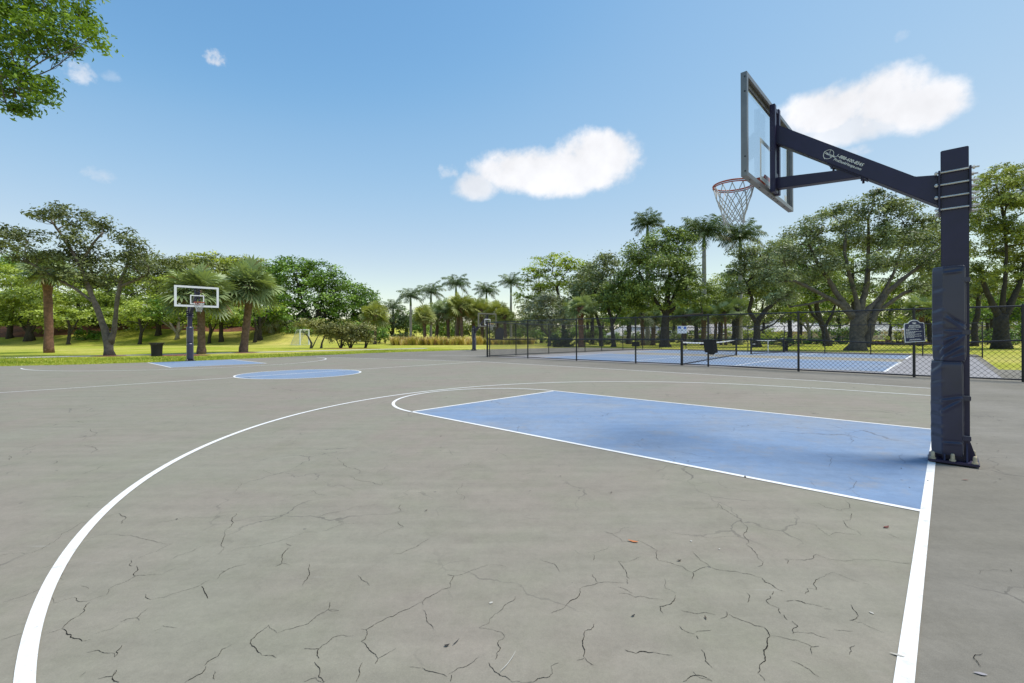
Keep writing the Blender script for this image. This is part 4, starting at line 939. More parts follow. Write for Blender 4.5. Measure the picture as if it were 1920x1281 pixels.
# ------------------------------------------------------------------ houses beyond the lawn
def house(x0, x1, ybase, yeave, yridge, Yd, dep, roof, wall, label, ridge=.35):
    a = P3(x0, 640, Yd); b = P3(x1, 640, Yd); zb = float(hgt((a[0]+b[0])/2, Yd)); s = Yd/F
    ze = H+(Y0-yeave)*s; zr = H+(Y0-yridge)*s; xa, xb = a[0], b[0]
    root = thing('house', [(xa+xb)/2, Yd, zb], label, 'house', 'houses beyond the lawn')
    mb = MB(); mb.prism([(xa, Yd, zb-.3), (xb, Yd, zb-.3), (xb, Yd+dep, zb-.3), (xa, Yd+dep, zb-.3)], [(xa, Yd, ze), (xb, Yd, ze), (xb, Yd+dep, ze), (xa, Yd+dep, ze)]); mb.build('wall', MATS[wall], root)
    o = .6; X0, X1, Y_0, Y_1 = xa-o, xb+o, Yd-o, Yd+dep+o; ins = (X1-X0)*ridge; ym = (Y_0+Y_1)/2
    e = [(X0, Y_0, ze+.02), (X1, Y_0, ze+.02), (X1, Y_1, ze+.02), (X0, Y_1, ze+.02)]; r0, r1 = (X0+ins, ym, zr), (X1-ins, ym, zr)
    mb = MB(); mb.poly([e[0], e[1], r1, r0]); mb.poly([e[1], e[2], r1]); mb.poly([e[2], e[3], r0, r1]); mb.poly([e[3], e[0], r0]); mb.poly(e[::-1])
    rf = mb.build('roof', MATS[roof], root)
    n = max(2, int((xb-xa)/4))
    for i in range(n):
        cx = xa+(xb-xa)*(i+.5)/n; ww = .7
        if i == n//2:
            mb = MB(); mb.prism([(cx-.5, Yd-.03, zb), (cx+.5, Yd-.03, zb), (cx+.5, Yd-.004, zb), (cx-.5, Yd-.004, zb)], [(cx-.5, Yd-.03, zb+2.05), (cx+.5, Yd-.03, zb+2.05), (cx+.5, Yd-.004, zb+2.05), (cx-.5, Yd-.004, zb+2.05)]); mb.build('door', MATS['bark_dark'], root)
        else:
            mb = MB(); mb.prism([(cx-ww, Yd-.05, zb+.9), (cx+ww, Yd-.05, zb+.9), (cx+ww, Yd-.004, zb+.9), (cx-ww, Yd-.004, zb+.9)], [(cx-ww, Yd-.05, zb+2.1), (cx+ww, Yd-.05, zb+2.1), (cx+ww, Yd-.004, zb+2.1), (cx-ww, Yd-.004, zb+2.1)]); wd = mb.build('window', MATS['white_metal'], root)
            mb = MB(); mb.poly([(cx-ww+.08, Yd-.053, zb+.98), (cx+ww-.08, Yd-.053, zb+.98), (cx+ww-.08, Yd-.053, zb+2.02), (cx-ww+.08, Yd-.053, zb+2.02)]); mb.build('pane', MATS['glassdark'], wd)
    return root
house(1158, 1272, 641, 631.5, 610, 96, 13, 'roofwhite', 'wallcream', 'house with pale hipped roof behind dark trunks, left of the white notice board', .25)
house(1290, 1322, 641, 630, 611, 92, 9, 'roofgrey', 'wallcream', 'narrow house with grey roof right of the white notice board', .3)
house(1338, 1420, 641, 628, 608, 100, 12, 'roofgrey', 'wallcream', 'wide house with grey tiled roof behind the multi-stemmed palms', .22)
house(1452, 1585, 641, 624, 600, 98, 12, 'roofwhite', 'wallpink', 'peach house with pale roof behind the leaning oaks', .25)
house(1625, 1745, 641, 622, 604, 92, 12, 'roofwhite', 'wallpink', 'peach house with pool enclosure, left of the navy rules sign', .3)
house(1835, 1990, 641, 616, 598, 90, 12, 'roofgrey', 'wallcream', 'house at the far right, behind the big pole and tree trunk', .3)
def enclosure():
    Yd = 86.0; a = P3(1648, 640, Yd); b = P3(1692, 640, Yd); root = thing('pool_enclosure', [(a[0]+b[0])/2, Yd, hgt(a[0], Yd)], 'white framed pool enclosure in front of the peach house', 'pool enclosure')
    z0, z1 = float(hgt(a[0], Yd)), H+(Y0-619)*Yd/F; mb = MB(); n = 5
    for i in range(n+1):
        t = i/n; x = a[0]+(b[0]-a[0])*t; mb.tube([(x, Yd, z0), (x, Yd, z1-.5), (x, Yd+2.4, z1+.2)], .06, 6)
    for z in (z0+1.0, z1-.5): mb.tube([(a[0], Yd, z), (b[0], Yd, z)], .06, 6)
    mb.build('enclosure_frame', MATS['white_metal'], root)
enclosure()

# ------------------------------------------------------------------ vegetation
def cards(C, Nn, size, asp, rg, curl=.15):
    """leaf cards: centres, normals -> V, Q (diamond leaves, slightly folded)"""
    n = len(C); Nn = Nn/(np.linalg.norm(Nn, axis=1, keepdims=True)+1e-9)
    r = rg.normal(size=(n, 3)); A = np.cross(Nn, r); A /= np.linalg.norm(A, axis=1, keepdims=True)+1e-9; B = np.cross(Nn, A)
    Ls = (size*rg.uniform(.5, 1.5, n))[:, None]; Ws = Ls*asp
    V = np.stack([C-A*Ls*.5, C+B*Ws*.5+Nn*Ls*curl, C+A*Ls*.5, C-B*Ws*.5+Nn*Ls*curl], 1).reshape(-1, 3)
    return V, np.arange(4*n).reshape(n, 4)
def foliage(blobs, Y, leaf, cover, rg, clump=.30, flat=.62, asp=.55, shell=.45, upb=.7, depthf=.85, dy=.0, low=.5):
    """blobs in photo pixels (cx, cy, rx, ry[, dY]) at depth Y -> leaf cards and clump centres"""
    Vs, Qs, Ts, CC, k = [], [], [], [], 0
    for bl in blobs:
        cx, cy, rx, ry = bl[:4]; Yb = Y+(bl[4] if len(bl) > 4 else rg.uniform(-dy, dy)); s = Yb/F
        c = P3(cx, cy, Yb); R = np.array([rx*s, (rx*.6+ry*.4)*s*depthf, ry*s])
        nl = int(cover*math.pi*R[0]*R[2]/(leaf*leaf*asp*.5)); rc = clump*min(R[0], R[2])+leaf*.6
        ncl = max(7, int(2.6*R[0]*R[2]/(rc*rc))); per = max(5, nl//ncl)
        d = rg.normal(size=(ncl, 3)); d[:, 2] = np.where(d[:, 2] < 0, d[:, 2]*low, d[:, 2]); d /= np.linalg.norm(d, axis=1, keepdims=True)
        q = c+d*R*(shell+(1-shell)*rg.random((ncl, 1))**.6)
        CC.append((c, R, q))
        lc = np.repeat(q, per, 0)+rg.normal(size=(ncl*per, 3))*np.array([rc*.62, rc*.62, rc*.62*flat])
        ld = np.repeat(d, per, 0)
        nn_ = ld*.5+np.array([0, 0, upb])+rg.normal(size=lc.shape)*.55
        V, Q = cards(lc, nn_, leaf, asp, rg); Vs.append(V); Qs.append(Q+k); k += len(V)
        ct = rg.uniform(.0, .86, ncl); Ts.append(np.clip(np.repeat(ct, per)+rg.normal(0, .17, ncl*per), 0, 1))
    return np.concatenate(Vs), np.concatenate(Qs), np.concatenate(Ts), CC
def crook(a, b, n, amp, rg, lift=0):
    a, b = np.array(a, float), np.array(b, float); L_ = np.linalg.norm(b-a); out = []
    o1, o2 = rg.normal(size=3)*amp*L_, rg.normal(size=3)*amp*L_
    for i in range(n+1):
        t = i/n; out.append(a*(1-t)+b*t+o1*math.sin(math.pi*t)+o2*math.sin(2*math.pi*t)*.5+np.array([0, 0, lift*L_*math.sin(math.pi*t)]))
    return out
def tree(label, Y, stems, blobs, leaf, mat, bark, seed, cover=2.0, twigs=3, name='tree', cat='tree', group=None, limbs=True, zb=None, r_limb=.5, **kw):
    """stems: list of [(px, py, width px), ...] from the ground up; blobs: crown masses in photo pixels"""
    rg = np.random.default_rng(seed); s = Y/F
    x0, y0 = stems[0][0][:2]; base = P3(x0, y0, Y); base[2] = float(hgt(base[0], base[1])) if zb is None else zb
    root = thing(name, base, label, cat, group)
    V, Q, T, CC = foliage(blobs, Y, leaf, cover, rg, **kw)
    mb = MB(); nodes = []
    for si, st in enumerate(stems):
        pts = [P3(p[0], p[1], Y) for p in st]; dyk = rg.normal()*.25
        for i, q in enumerate(pts): q[1] += dyk*i*(.3 if si else 0)
        if si == 0 or st[0][1] >= y0-6: pts[0][2] = min(pts[0][2], float(hgt(pts[0][0], pts[0][1])))-.05
        rad = [p[2]*s*.5 for p in st]
        dense, dr = [], []
        for i in range(len(pts)-1):
            m_ = max(2, int(np.linalg.norm(pts[i+1]-pts[i])/max(.35, rad[i]*1.5)))
            for j in range(m_):
                t = j/m_; dense.append(pts[i]*(1-t)+pts[i+1]*t+rg.normal(size=3)*rad[i]*.10); dr.append((rad[i]*(1-t)+rad[i+1]*t)*rg.uniform(.92, 1.08))
        dense.append(pts[-1]); dr.append(rad[-1])
        if si == 0: dr[0] *= 1.35
        mb.tube(dense, dr, 9, wob=.14)
        h0 = pts[0][2]
        for q, r in zip(dense, dr):
            if q[2]-base[2] > .45*(pts[-1][2]-base[2]): nodes.append((q, r))
    if limbs:
        for c, R, cl in CC:
            tgt = c-np.array([0, 0, R[2]*.35]); best = min(nodes, key=lambda nr: np.linalg.norm(nr[0]-tgt)+(3 if nr[0][2] > tgt[2] else 0))
            L_ = np.linalg.norm(tgt-best[0]); r0 = min(best[1]*.8, .03+L_*.022*r_limb*2)
            mid = crook(best[0], tgt, 6, .06, rg, .03); mb.tube(mid, list(np.linspace(r0, r0*.4, 7)), 6, wob=.1)
            for q in cl[rg.permutation(len(cl))[:twigs*2]]:
                k_ = rg.integers(3, 7); mb.tube(crook(mid[k_], q, 4, .07, rg), list(np.linspace(r0*.38, r0*.10, 5)), 4, caps=False)
    mb.build('trunk', MATS[bark], root, smooth=True)
    link('crown', npmesh('crown', V, Q, T), LM[mat], root)
    return root
def shrub(label, Y, blobs, leaf, mat, seed, cat='shrub', name='shrub', group=None, cover=2.6, **kw):
    rg = np.random.default_rng(seed); b = blobs[0]; base = P3(b[0], b[1], Y); base[2] = float(hgt(base[0], base[1]))
    root = thing(name, base, label, cat, group)
    kw = dict(dict(clump=.22, low=.9, shell=.5), **kw)
    V, Q, T, CC = foliage(blobs, Y, leaf, cover, rg, **kw)
    mb = MB()
    for c, R, cl in CC:
        g = np.array([c[0], c[1], float(hgt(c[0], c[1]))-.03])
        for q in cl[:7]: mb.tube(crook(g+np.array([*rg.normal(size=2)*R[0]*.12, 0]), q, 4, .05, rg), [.03, .025, .02, .014, .008], 5)
    mb.build('stems', MATS['bark_dark'], root); link('foliage', npmesh('foliage', V, Q, T), LM[mat], root); return root

def fan_crown(c, R, n, rg, nb=13, droop=.35):
    """cabbage palm: fan leaves on stalks around c (metres)"""
    V, Q, T, st = [], [], [], []
    ga = 2.399963
    for i in range(n):
        tw = rg.uniform(-1.0, 1.0)
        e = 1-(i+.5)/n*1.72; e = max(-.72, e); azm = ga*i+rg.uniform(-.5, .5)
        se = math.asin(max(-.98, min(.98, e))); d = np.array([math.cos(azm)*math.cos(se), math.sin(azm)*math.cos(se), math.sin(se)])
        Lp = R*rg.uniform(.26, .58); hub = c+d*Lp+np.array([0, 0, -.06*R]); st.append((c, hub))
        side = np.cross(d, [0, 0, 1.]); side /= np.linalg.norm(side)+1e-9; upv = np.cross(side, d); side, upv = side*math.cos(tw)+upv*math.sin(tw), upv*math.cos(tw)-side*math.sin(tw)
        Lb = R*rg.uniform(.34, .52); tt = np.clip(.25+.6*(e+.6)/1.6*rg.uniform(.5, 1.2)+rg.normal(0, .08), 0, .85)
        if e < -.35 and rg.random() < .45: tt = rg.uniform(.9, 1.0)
        for b in range(nb):
            a = (b/(nb-1)-.5)*3.9; dr = d*math.cos(a)+side*math.sin(a); w_ = Lb*.075
            lf = Lb*(1-.22*abs(a)/1.95); fold = upv*(.10*Lb*(1 if b % 2 else -1)*.3)
            mid = hub+dr*lf*.55+fold-np.array([0, 0, droop*.10*lf]); tip = hub+dr*lf-np.array([0, 0, droop*lf*(.7+.5*rg.random())])
            pv = np.cross(dr, upv); pv /= np.linalg.norm(pv)+1e-9
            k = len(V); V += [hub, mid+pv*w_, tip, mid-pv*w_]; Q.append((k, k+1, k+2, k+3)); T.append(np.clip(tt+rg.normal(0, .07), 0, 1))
    return np.array(V), np.array(Q), np.array(T), st
def fan_palm(label, Y, px, ybase, ytop, wpx, Rpx, seed, lean=0, bark='palm_bark', mat='palmfan', n=34, group='cabbage palms', zb=None, nb=13, droop=.24):
    rg = np.random.default_rng(seed); s = Y/F; b = P3(px, ybase, Y); t = P3(px+lean, ytop, Y); b[2] = float(hgt(b[0], b[1])) if zb is None else zb
    root = thing('cabbage_palm', b, label, 'palm tree', group)
    mb = MB(); m_ = 16; pts, rad = [], []
    for i in range(m_+1):
        q = i/m_; pts.append(b*(1-q)+t*q+np.array([math.sin(q*2.5)*.05, 0, 0])+rg.normal(size=3)*.008); rad.append(wpx*s*.5*(1.35-.35*min(1, q*6) if q < .17 else 1.0+(.22 if q > .8 else 0))*rg.uniform(.95, 1.05))
    pts[0][2] -= .05
    mb.tube(pts, rad, 10, wob=.12)
    for i in range(34):                     # old leaf bases under the crown
        q = rg.uniform(.78, 1.0); c = b*(1-q)+t*q; a = rg.uniform(0, 6.28); d = np.array([math.cos(a), math.sin(a), 0]); r = wpx*s*.5
        mb.tube([c+d*r*.8, c+d*r*1.5+[0, 0, r*1.1]], [r*.3, r*.12], 4)
    mb.build('trunk', MATS[bark], root, smooth=True)
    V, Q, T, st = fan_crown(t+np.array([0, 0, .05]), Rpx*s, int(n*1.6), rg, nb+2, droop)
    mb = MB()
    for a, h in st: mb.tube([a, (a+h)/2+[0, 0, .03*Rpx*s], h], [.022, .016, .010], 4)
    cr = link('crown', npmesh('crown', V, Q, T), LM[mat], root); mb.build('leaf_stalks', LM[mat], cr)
    return root
def royal_palm(label, Y, px, ybase, yheart, wpx, Rpx, seed, n=17, lean=0, mat='royal', group='royal palms', up=.62):
    rg = np.random.default_rng(seed); s = Y/F; b = P3(px, ybase, Y); t = P3(px+lean, yheart, Y); b[2] = float(hgt(b[0], b[1])); r = wpx*s*.5
    root = thing('royal_palm', b, label, 'palm tree', group)
    Ls = (t-b)[2]; mb = MB(); tr = t-np.array([0, 0, min(1.6, Ls*.2)])
    prof = [(0, 1.5), (.06, 1.15), (.3, 1.0), (.55, 1.1), (.85, .9), (1, .8)]
    mb.tube([(b-[0, 0, .05])*(1-q)+tr*q for q, _ in prof], [r*k for _, k in prof], 10); mb.build('trunk', MATS['royal_bark'], root, smooth=True)
    mb = MB(); mb.tube([tr+[0, 0, .01], tr*.6+t*.4, t], [r*.86, r*.8, r*.42], 10); mb.build('crownshaft', MATS['shaft'], root, smooth=True)
    V, Q, T = [], [], []; R = Rpx*s; mb = MB()
    for i in range(n):
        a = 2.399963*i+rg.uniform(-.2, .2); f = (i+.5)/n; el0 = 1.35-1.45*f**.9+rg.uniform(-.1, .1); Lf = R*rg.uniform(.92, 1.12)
        hd = np.array([math.cos(a), math.sin(a), 0]); p = t.copy(); pts = [p.copy()]; e = el0; m_ = 14
        for j in range(m_):
            e -= (.028+.095*(j/m_))*rg.uniform(.8, 1.2)*(1.0+.5*(1-up)); p = p+(hd*math.cos(e)+np.array([0, 0, math.sin(e)]))*Lf/m_*1.05; pts.append(p.copy())
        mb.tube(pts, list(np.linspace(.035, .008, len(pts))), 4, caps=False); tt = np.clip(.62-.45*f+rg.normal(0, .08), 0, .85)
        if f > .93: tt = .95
        side = np.array([-hd[1], hd[0], 0])
        for j in range(1, m_*3):
            q = j/(m_*3); x = q*m_; i0 = int(x); w_ = x-i0; c = pts[i0]*(1-w_)+pts[min(i0+1, m_)]*w_; dd = pts[min(i0+1, m_)]-pts[i0]; dd /= np.linalg.norm(dd)+1e-9
            ll = R*.34*(math.sin(math.pi*min(1, .12+q*.9))**.6)*rg.uniform(.8, 1.15)
            for sg in (-1, 1):
                dr = side*sg*.75+dd*.55+np.array([0, 0, rg.uniform(-.75, .25)]); dr /= np.linalg.norm(dr); tip = c+dr*ll-np.array([0, 0, ll*.22]); wv = dd*R*.016
                k = len(V); mid = c+dr*ll*.5; V += [c, mid+wv, tip, mid-wv]; Q.append((k, k+1, k+2, k+3)); T.append(np.clip(tt+rg.normal(0, .06), 0, 1))
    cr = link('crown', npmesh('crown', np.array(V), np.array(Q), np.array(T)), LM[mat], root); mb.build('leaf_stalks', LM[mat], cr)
    return root

# ---- left: the oak and palms by the distant hoop
tree('twin-trunked oak with sparse dark crown, standing left of the litter bin', 30.2,
     [[(205, 667, 16), (204, 645, 14), (196, 618, 11), (186, 590, 9.5), (176, 563, 8.5), (166, 540, 8), (158, 515, 6), (140, 480, 5), (115, 440, 4), (95, 412, 3)], [(206, 644, 12), (214, 615, 8.5), (218, 585, 7.5), (221, 555, 7), (226, 530, 6.5), (238, 500, 5), (246, 470, 4)], [(178, 568, 6), (150, 545, 4.5), (110, 520, 4), (70, 495, 3)], [(224, 538, 5), (252, 526, 4), (276, 512, 3)], [(150, 500, 5), (170, 460, 4), (190, 435, 3)]],
     [(105, 402, 42, 17), (75, 405, 24, 11), (150, 418, 42, 20), (192, 432, 20, 26), (125, 445, 35, 17), (55, 448, 40, 18), (15, 435, 25, 22), (20, 470, 32, 14), (70, 480, 48, 20), (120, 480, 45, 24), (165, 470, 38, 28), (185, 500, 32, 28), (140, 520, 45, 20), (95, 510, 35, 14), (185, 530, 35, 18), (243, 448, 24, 24), (262, 470, 24, 22), (240, 490, 26, 26), (275, 495, 22, 22), (215, 520, 22, 22), (255, 520, 25, 15), (-15, 450, 25, 25), (110, 392, 14, 14)],
     .19, 'oakdark', 'bark_oak', 11, cover=1.9, clump=.34, flat=.6, shell=.25, dy=1.2, asp=.5, name='oak_tree', twigs=3)
fan_palm('cabbage palm with tall reddish trunk at the left edge, its head tangled in oak leaves', 36.2, 92, 661, 505, 13, 52, 21, lean=-5, bark='palm_red', n=30)
fan_palm('cabbage palm right behind the distant hoop, trunk rising past its backboard', 32.6, 378, 663, 545, 12.5, 74, 22, lean=-4, n=44)
fan_palm('cabbage palm standing alone right of the distant hoop, full grey green head', 35.5, 456, 660, 535, 13, 66, 23, lean=12, bark='palm_bark', n=44)

# ---- the wooded bank at the left
B = [('light green tree at the far left edge with several spreading stems', 70, [[(18, 635, 10), (20, 600, 7), (25, 565, 4)], [(19, 620, 5), (0, 585, 3)]], [(20, 520, 40, 28), (-15, 545, 45, 35), (30, 560, 50, 35), (10, 590, 45, 28), (-40, 520, 40, 40)], 'bright'),
     ('light green tree with splayed root-like stems left of the reddish palm trunk', 68.5, [[(54, 637, 13), (55, 612, 8), (60, 580, 5)], [(53, 625, 5), (35, 600, 3)], [(56, 625, 5), (78, 596, 3)]], [(62, 550, 42, 26), (40, 575, 42, 30), (80, 590, 38, 28), (95, 555, 34, 28), (58, 605, 32, 18)], 'bright'),
     ('broad light green tree filling the gap between the reddish palm and the oak', 72, [[(149, 612, 8), (150, 590, 6), (145, 560, 4)]], [(130, 545, 45, 32), (165, 575, 38, 26), (120, 590, 40, 28), (150, 600, 38, 22), (105, 530, 30, 25)], 'bright'),
     ('light green tree seen through the fork of the twin-trunked oak', 72, [[(195, 612, 8), (196, 585, 6), (200, 560, 4)]], [(200, 560, 34, 26), (195, 592, 34, 22), (240, 575, 36, 28), (255, 545, 36, 24), (240, 602, 35, 18), (230, 535, 30, 18)], 'bright'),
     ('bright leafy tree on the bank between oak and distant hoop', 71, [[(297, 625, 9), (297, 595, 6), (295, 565, 4)], [(298, 612, 4), (275, 590, 3)]], [(290, 560, 36, 28), (268, 590, 34, 22), (310, 585, 34, 25), (300, 530, 32, 22), (325, 560, 28, 22)], 'bright'),
     ('tree with pale bare fanned stems on the bank, left of the hoop pole', 69, [[(332, 634, 7), (334, 612, 5), (336, 590, 4)], [(332, 626, 5), (318, 605, 3.5), (306, 585, 2.5)], [(333, 626, 5), (350, 600, 3)], [(331, 622, 4), (300, 600, 3), (285, 588, 2)]], [(335, 580, 34, 22), (360, 560, 32, 26), (320, 600, 24, 12), (365, 590, 26, 18)], 'mid'),
     ('dark olive canopy tree rising behind the distant hoop backboard', 82, [[(350, 610, 10), (352, 570, 7), (355, 530, 5)]], [(330, 510, 45, 28), (380, 500, 48, 22), (420, 505, 40, 22), (350, 540, 45, 28), (300, 500, 35, 20), (405, 535, 40, 25)], 'olive'),
     ('yellow topped canopy tree between the two grey green palms', 86, [[(440, 610, 9), (441, 570, 7), (443, 530, 5)]], [(425, 492, 48, 14), (465, 498, 36, 16), (395, 490, 35, 12), (445, 520, 45, 25), (480, 530, 36, 30)], 'yellow'),
     ('mid green tree on the bank right of the distant hoop pole', 67.5, [[(415, 622, 8), (414, 595, 6), (412, 570, 4)]], [(410, 590, 30, 22), (425, 565, 30, 25), (395, 605, 26, 16), (440, 600, 30, 20)], 'bright'),
     ('shaded tree behind the lone grey green palm trunk', 68.5, [[(487, 620, 9), (486, 592, 6), (480, 565, 4)], [(487, 606, 5), (503, 585, 3)]], [(480, 575, 32, 28), (500, 600, 34, 20), (470, 600, 30, 20), (510, 570, 30, 26)], 'mid')]
for i, (lb, Y, stems, bl, m_) in enumerate(B):
    tree(lb, Y, stems, bl, .36, m_, 'bark_dark' if i not in (5,) else 'bark_pale', 40+i, cover=2.6, depthf=2.5, clump=.42, flat=.36, asp=.6, upb=1.0, dy=1.5, name='bank_tree', group='trees on the bank', twigs=1)  # crowns stretched in depth so they shade the bank below
fan_palm('small pale fan palm between the lone palm and the rounded tree', 72, 507, 637, 600, 6, 34, 61, mat='palmpale', bark='bark_pale', n=26, group='small fan palms', droop=.5)
fan_palm('smaller pale fan palm just right of its twin under the rounded tree', 74, 524, 633, 598, 5.5, 32, 62, mat='palmpale', bark='bark_pale', n=26, group='small fan palms', droop=.5)
fan_palm('pale fan palm half hidden behind the lone palm trunk', 76, 443, 622, 590, 6, 30, 63, mat='palmpale', bark='bark_dark', n=24, group='small fan palms', droop=.5)
shrub('low leafy shrub on the bank, behind the oak trunk', 69, [(160, 628, 24, 11), (182, 630, 14, 8)], .28, 'hedge', 64)
shrub('dark low hedge along the top of the wooded bank', 79, [(x, 601+3*math.sin(x), 20, 8) for x in range(-20, 560, 28)], .32, 'darkbush', 65, cat='hedge', name='hedge')
# ---- the big rounded trees
tree('huge rounded green tree behind the small pale fan palms', 78, [[(590, 625, 13), (596, 600, 9), (600, 570, 7)], [(592, 612, 7), (570, 580, 5)], [(594, 608, 6), (622, 575, 4)]],
     [(545, 498, 46, 18), (510, 515, 34, 26), (560, 520, 60, 32), (600, 515, 44, 26), (625, 535, 42, 28), (530, 550, 46, 34), (580, 560, 56, 36), (630, 570, 46, 32), (550, 590, 42, 24), (600, 600, 44, 24), (500, 545, 24, 28), (560, 614, 38, 14), (612, 616, 40, 14), (525, 600, 30, 18)],
     .38, 'dome', 'bark_dark', 71, cover=2.3, clump=.24, flat=.5, asp=.6, upb=.9, dy=1.0, shell=.6, name='rounded_tree', group='rounded trees')
tree('lower rounded tree at the right shoulder of the huge rounded tree', 80, [[(665, 632, 9), (664, 605, 7), (662, 580, 5)]],
     [(655, 548, 36, 24), (685, 562, 28, 24), (660, 580, 42, 28), (698, 588, 22, 28), (640, 600, 34, 26), (680, 610, 34, 22), (655, 622, 36, 10), (705, 616, 22, 16)],
     .38, 'mid', 'bark_dark', 72, cover=2.2, clump=.26, flat=.55, asp=.6, dy=1.0, shell=.55, name='rounded_tree', group='rounded trees')
# ---- crape myrtles beside the goal
cx = [((583, 653), [(568, 607, 28, 10), (592, 610, 24, 13), (600, 622, 14, 9)], 'olive brown crape myrtle beside the white goal, leftmost of its row'),
      ((602, 653), [(612, 615, 24, 13), (622, 624, 22, 12)], 'crape myrtle with one leaning bare stem, right of the white goal'),
      ((639, 653), [(640, 616, 22, 15), (632, 630, 18, 14), (645, 635, 16, 14)], 'crape myrtle with thin pale stems in the middle of its row'),
      ((657, 653), [(660, 618, 22, 17), (660, 634, 22, 15), (668, 626, 18, 16)], 'densest dark based crape myrtle of its row'),
      ((685, 652), [(688, 618, 16, 14), (690, 632, 14, 11), (680, 626, 14, 12)], 'thin crape myrtle at the right end of its row, near the clipped bush')]
for i, ((bx, by), bl, lb) in enumerate(cx):
    st = [[(bx, by, 4.2), (bx+1, by-9, 3.4), ((bl[0][0]+bx)/2+2, by-22, 2.4), (bl[0][0], by-32, 1.4)]]
    if i != 1: st.append([(bx+1, by-3, 2.6), (bx+7, by-14, 1.8), (bl[1][0]+4, by-28, 1.2)])
    if i in (2, 3): st.append([(bx-1, by-2, 2.4), (bx-7, by-14, 1.7), (bx-9, by-26, 1.1)])
    tree(lb, 45.6+i*.3, st, bl, .17, 'crape', 'bark_oak' if i in (0, 1) else 'bark_dark', 80+i, cover=2.6, clump=.36, flat=.6, shell=.2, name='crape_myrtle', group='crape myrtles in a row', twigs=3)
shrub('clipped round green bush between the crape myrtles and the ornamental grasses', 70, [(711, 627, 13, 14), (700, 632, 10, 9), (722, 630, 8, 10)], .22, 'hedge', 90, clump=.16)
# ---- distant palms in the middle
tree('dark bushy tree behind the clipped bush', 84, [[(735, 636, 8), (736, 620, 6), (738, 605, 4)], [(735, 628, 4), (725, 612, 3)]], [(735, 612, 26, 16), (755, 608, 22, 15), (720, 605, 18, 16), (745, 598, 24, 12)], .36, 'darkbush', 'bark_dark', 91, cover=2.1, clump=.25, name='bushy_tree', group='bushy trees behind the grasses')
tree('dark green bushy tree behind the tallest pale royal palm trunk', 88, [[(762, 634, 8), (762, 615, 6), (762, 598, 4)]], [(765, 600, 26, 16), (785, 612, 24, 18), (755, 590, 20, 12), (790, 590, 18, 14)], .36, 'mid', 'bark_dark', 92, cover=2.1, clump=.25, name='bushy_tree', group='bushy trees behind the grasses')
shrub('dark mounded shrub left of the ornamental grasses', 72, [(745, 634, 16, 8), (760, 630, 14, 9)], .26, 'darkbush', 93)
shrub('clipped umbrella shaped shrub behind the grass bed, right of the pale trunk', 68, [(779, 618, 12, 8)], .2, 'hedge', 94, clump=.18)
shrub('green mound of shrubs behind the grass bed under the palm cluster', 72, [(815, 625, 20, 8), (845, 622, 16, 9), (828, 610, 15, 10)], .26, 'mid', 95)
fan_palm('fan palm with yellowing skirt left of the royal palms', 66, 703, 642, 590, 5.5, 36, 101, n=34, group='far fan palms', mat='palmyel')
R_ = [('short dark royal palm left of the pale-trunked one', 86, 737, 634, 577, 5, 26), ('royal palm with clear pale trunk against the sky, leftmost of the tall row', 66, 770, 637, 556, 4.8, 27),
      ('royal palm with raised fronds second from left above the fan palms', 70, 808, 637, 548, 4.6, 28), ('tallest dark royal palm above the centre of the fan palm cluster', 68, 855, 637, 533, 4.8, 31),
      ('royal palm above the right side of the fan palm cluster', 70, 912, 637, 546, 4.6, 28), ('royal palm standing apart, just left of the bright layered tree', 74, 958, 637, 530, 4.6, 27)]
for i, (lb, Y, px, yb, yh, wp, Rp) in enumerate(R_): royal_palm(lb, Y, px, yb, yh, wp, Rp, 110+i)
S_ = [(797, 593, 27, 'leftmost fan palm of the cluster behind the ornamental grasses'), (818, 586, 27, 'fan palm second from left in the cluster behind the grasses'), (841, 580, 27, 'fan palm in the middle of the cluster, its trunk leaning left'),
      (857, 578, 27, 'fan palm with close dark trunk just right of the middle of the cluster'), (866, 572, 29, 'tallest fan palm of the cluster, with pale grey head'), (886, 586, 27, 'fan palm directly behind the second court hoop pole'),
      (905, 582, 28, 'yellowish fan palm behind the second court backboard'), (930, 585, 26, 'fan palm with orange dead leaves right of the second court backboard'), (948, 592, 22, 'low fan palm just left of the silver-leaved tree')]
for i, (px, yc, Rp, lb) in enumerate(S_): fan_palm(lb, 63.5+(i*7 % 4), px, 637, yc, 6.2, Rp+5, 120+i, lean=(2 if i % 2 else -3), mat='palmyel' if i in (0, 4, 6, 7, 8) else 'palmfan', n=32, group='fan palm cluster', bark='palm_bark', nb=11)
shrub('bushy green tree mass between the fan palm cluster and the fence corner', 78, [(905, 612, 22, 16), (950, 605, 26, 18), (980, 615, 26, 16), (925, 625, 30, 10)], .32, 'olive', 131)

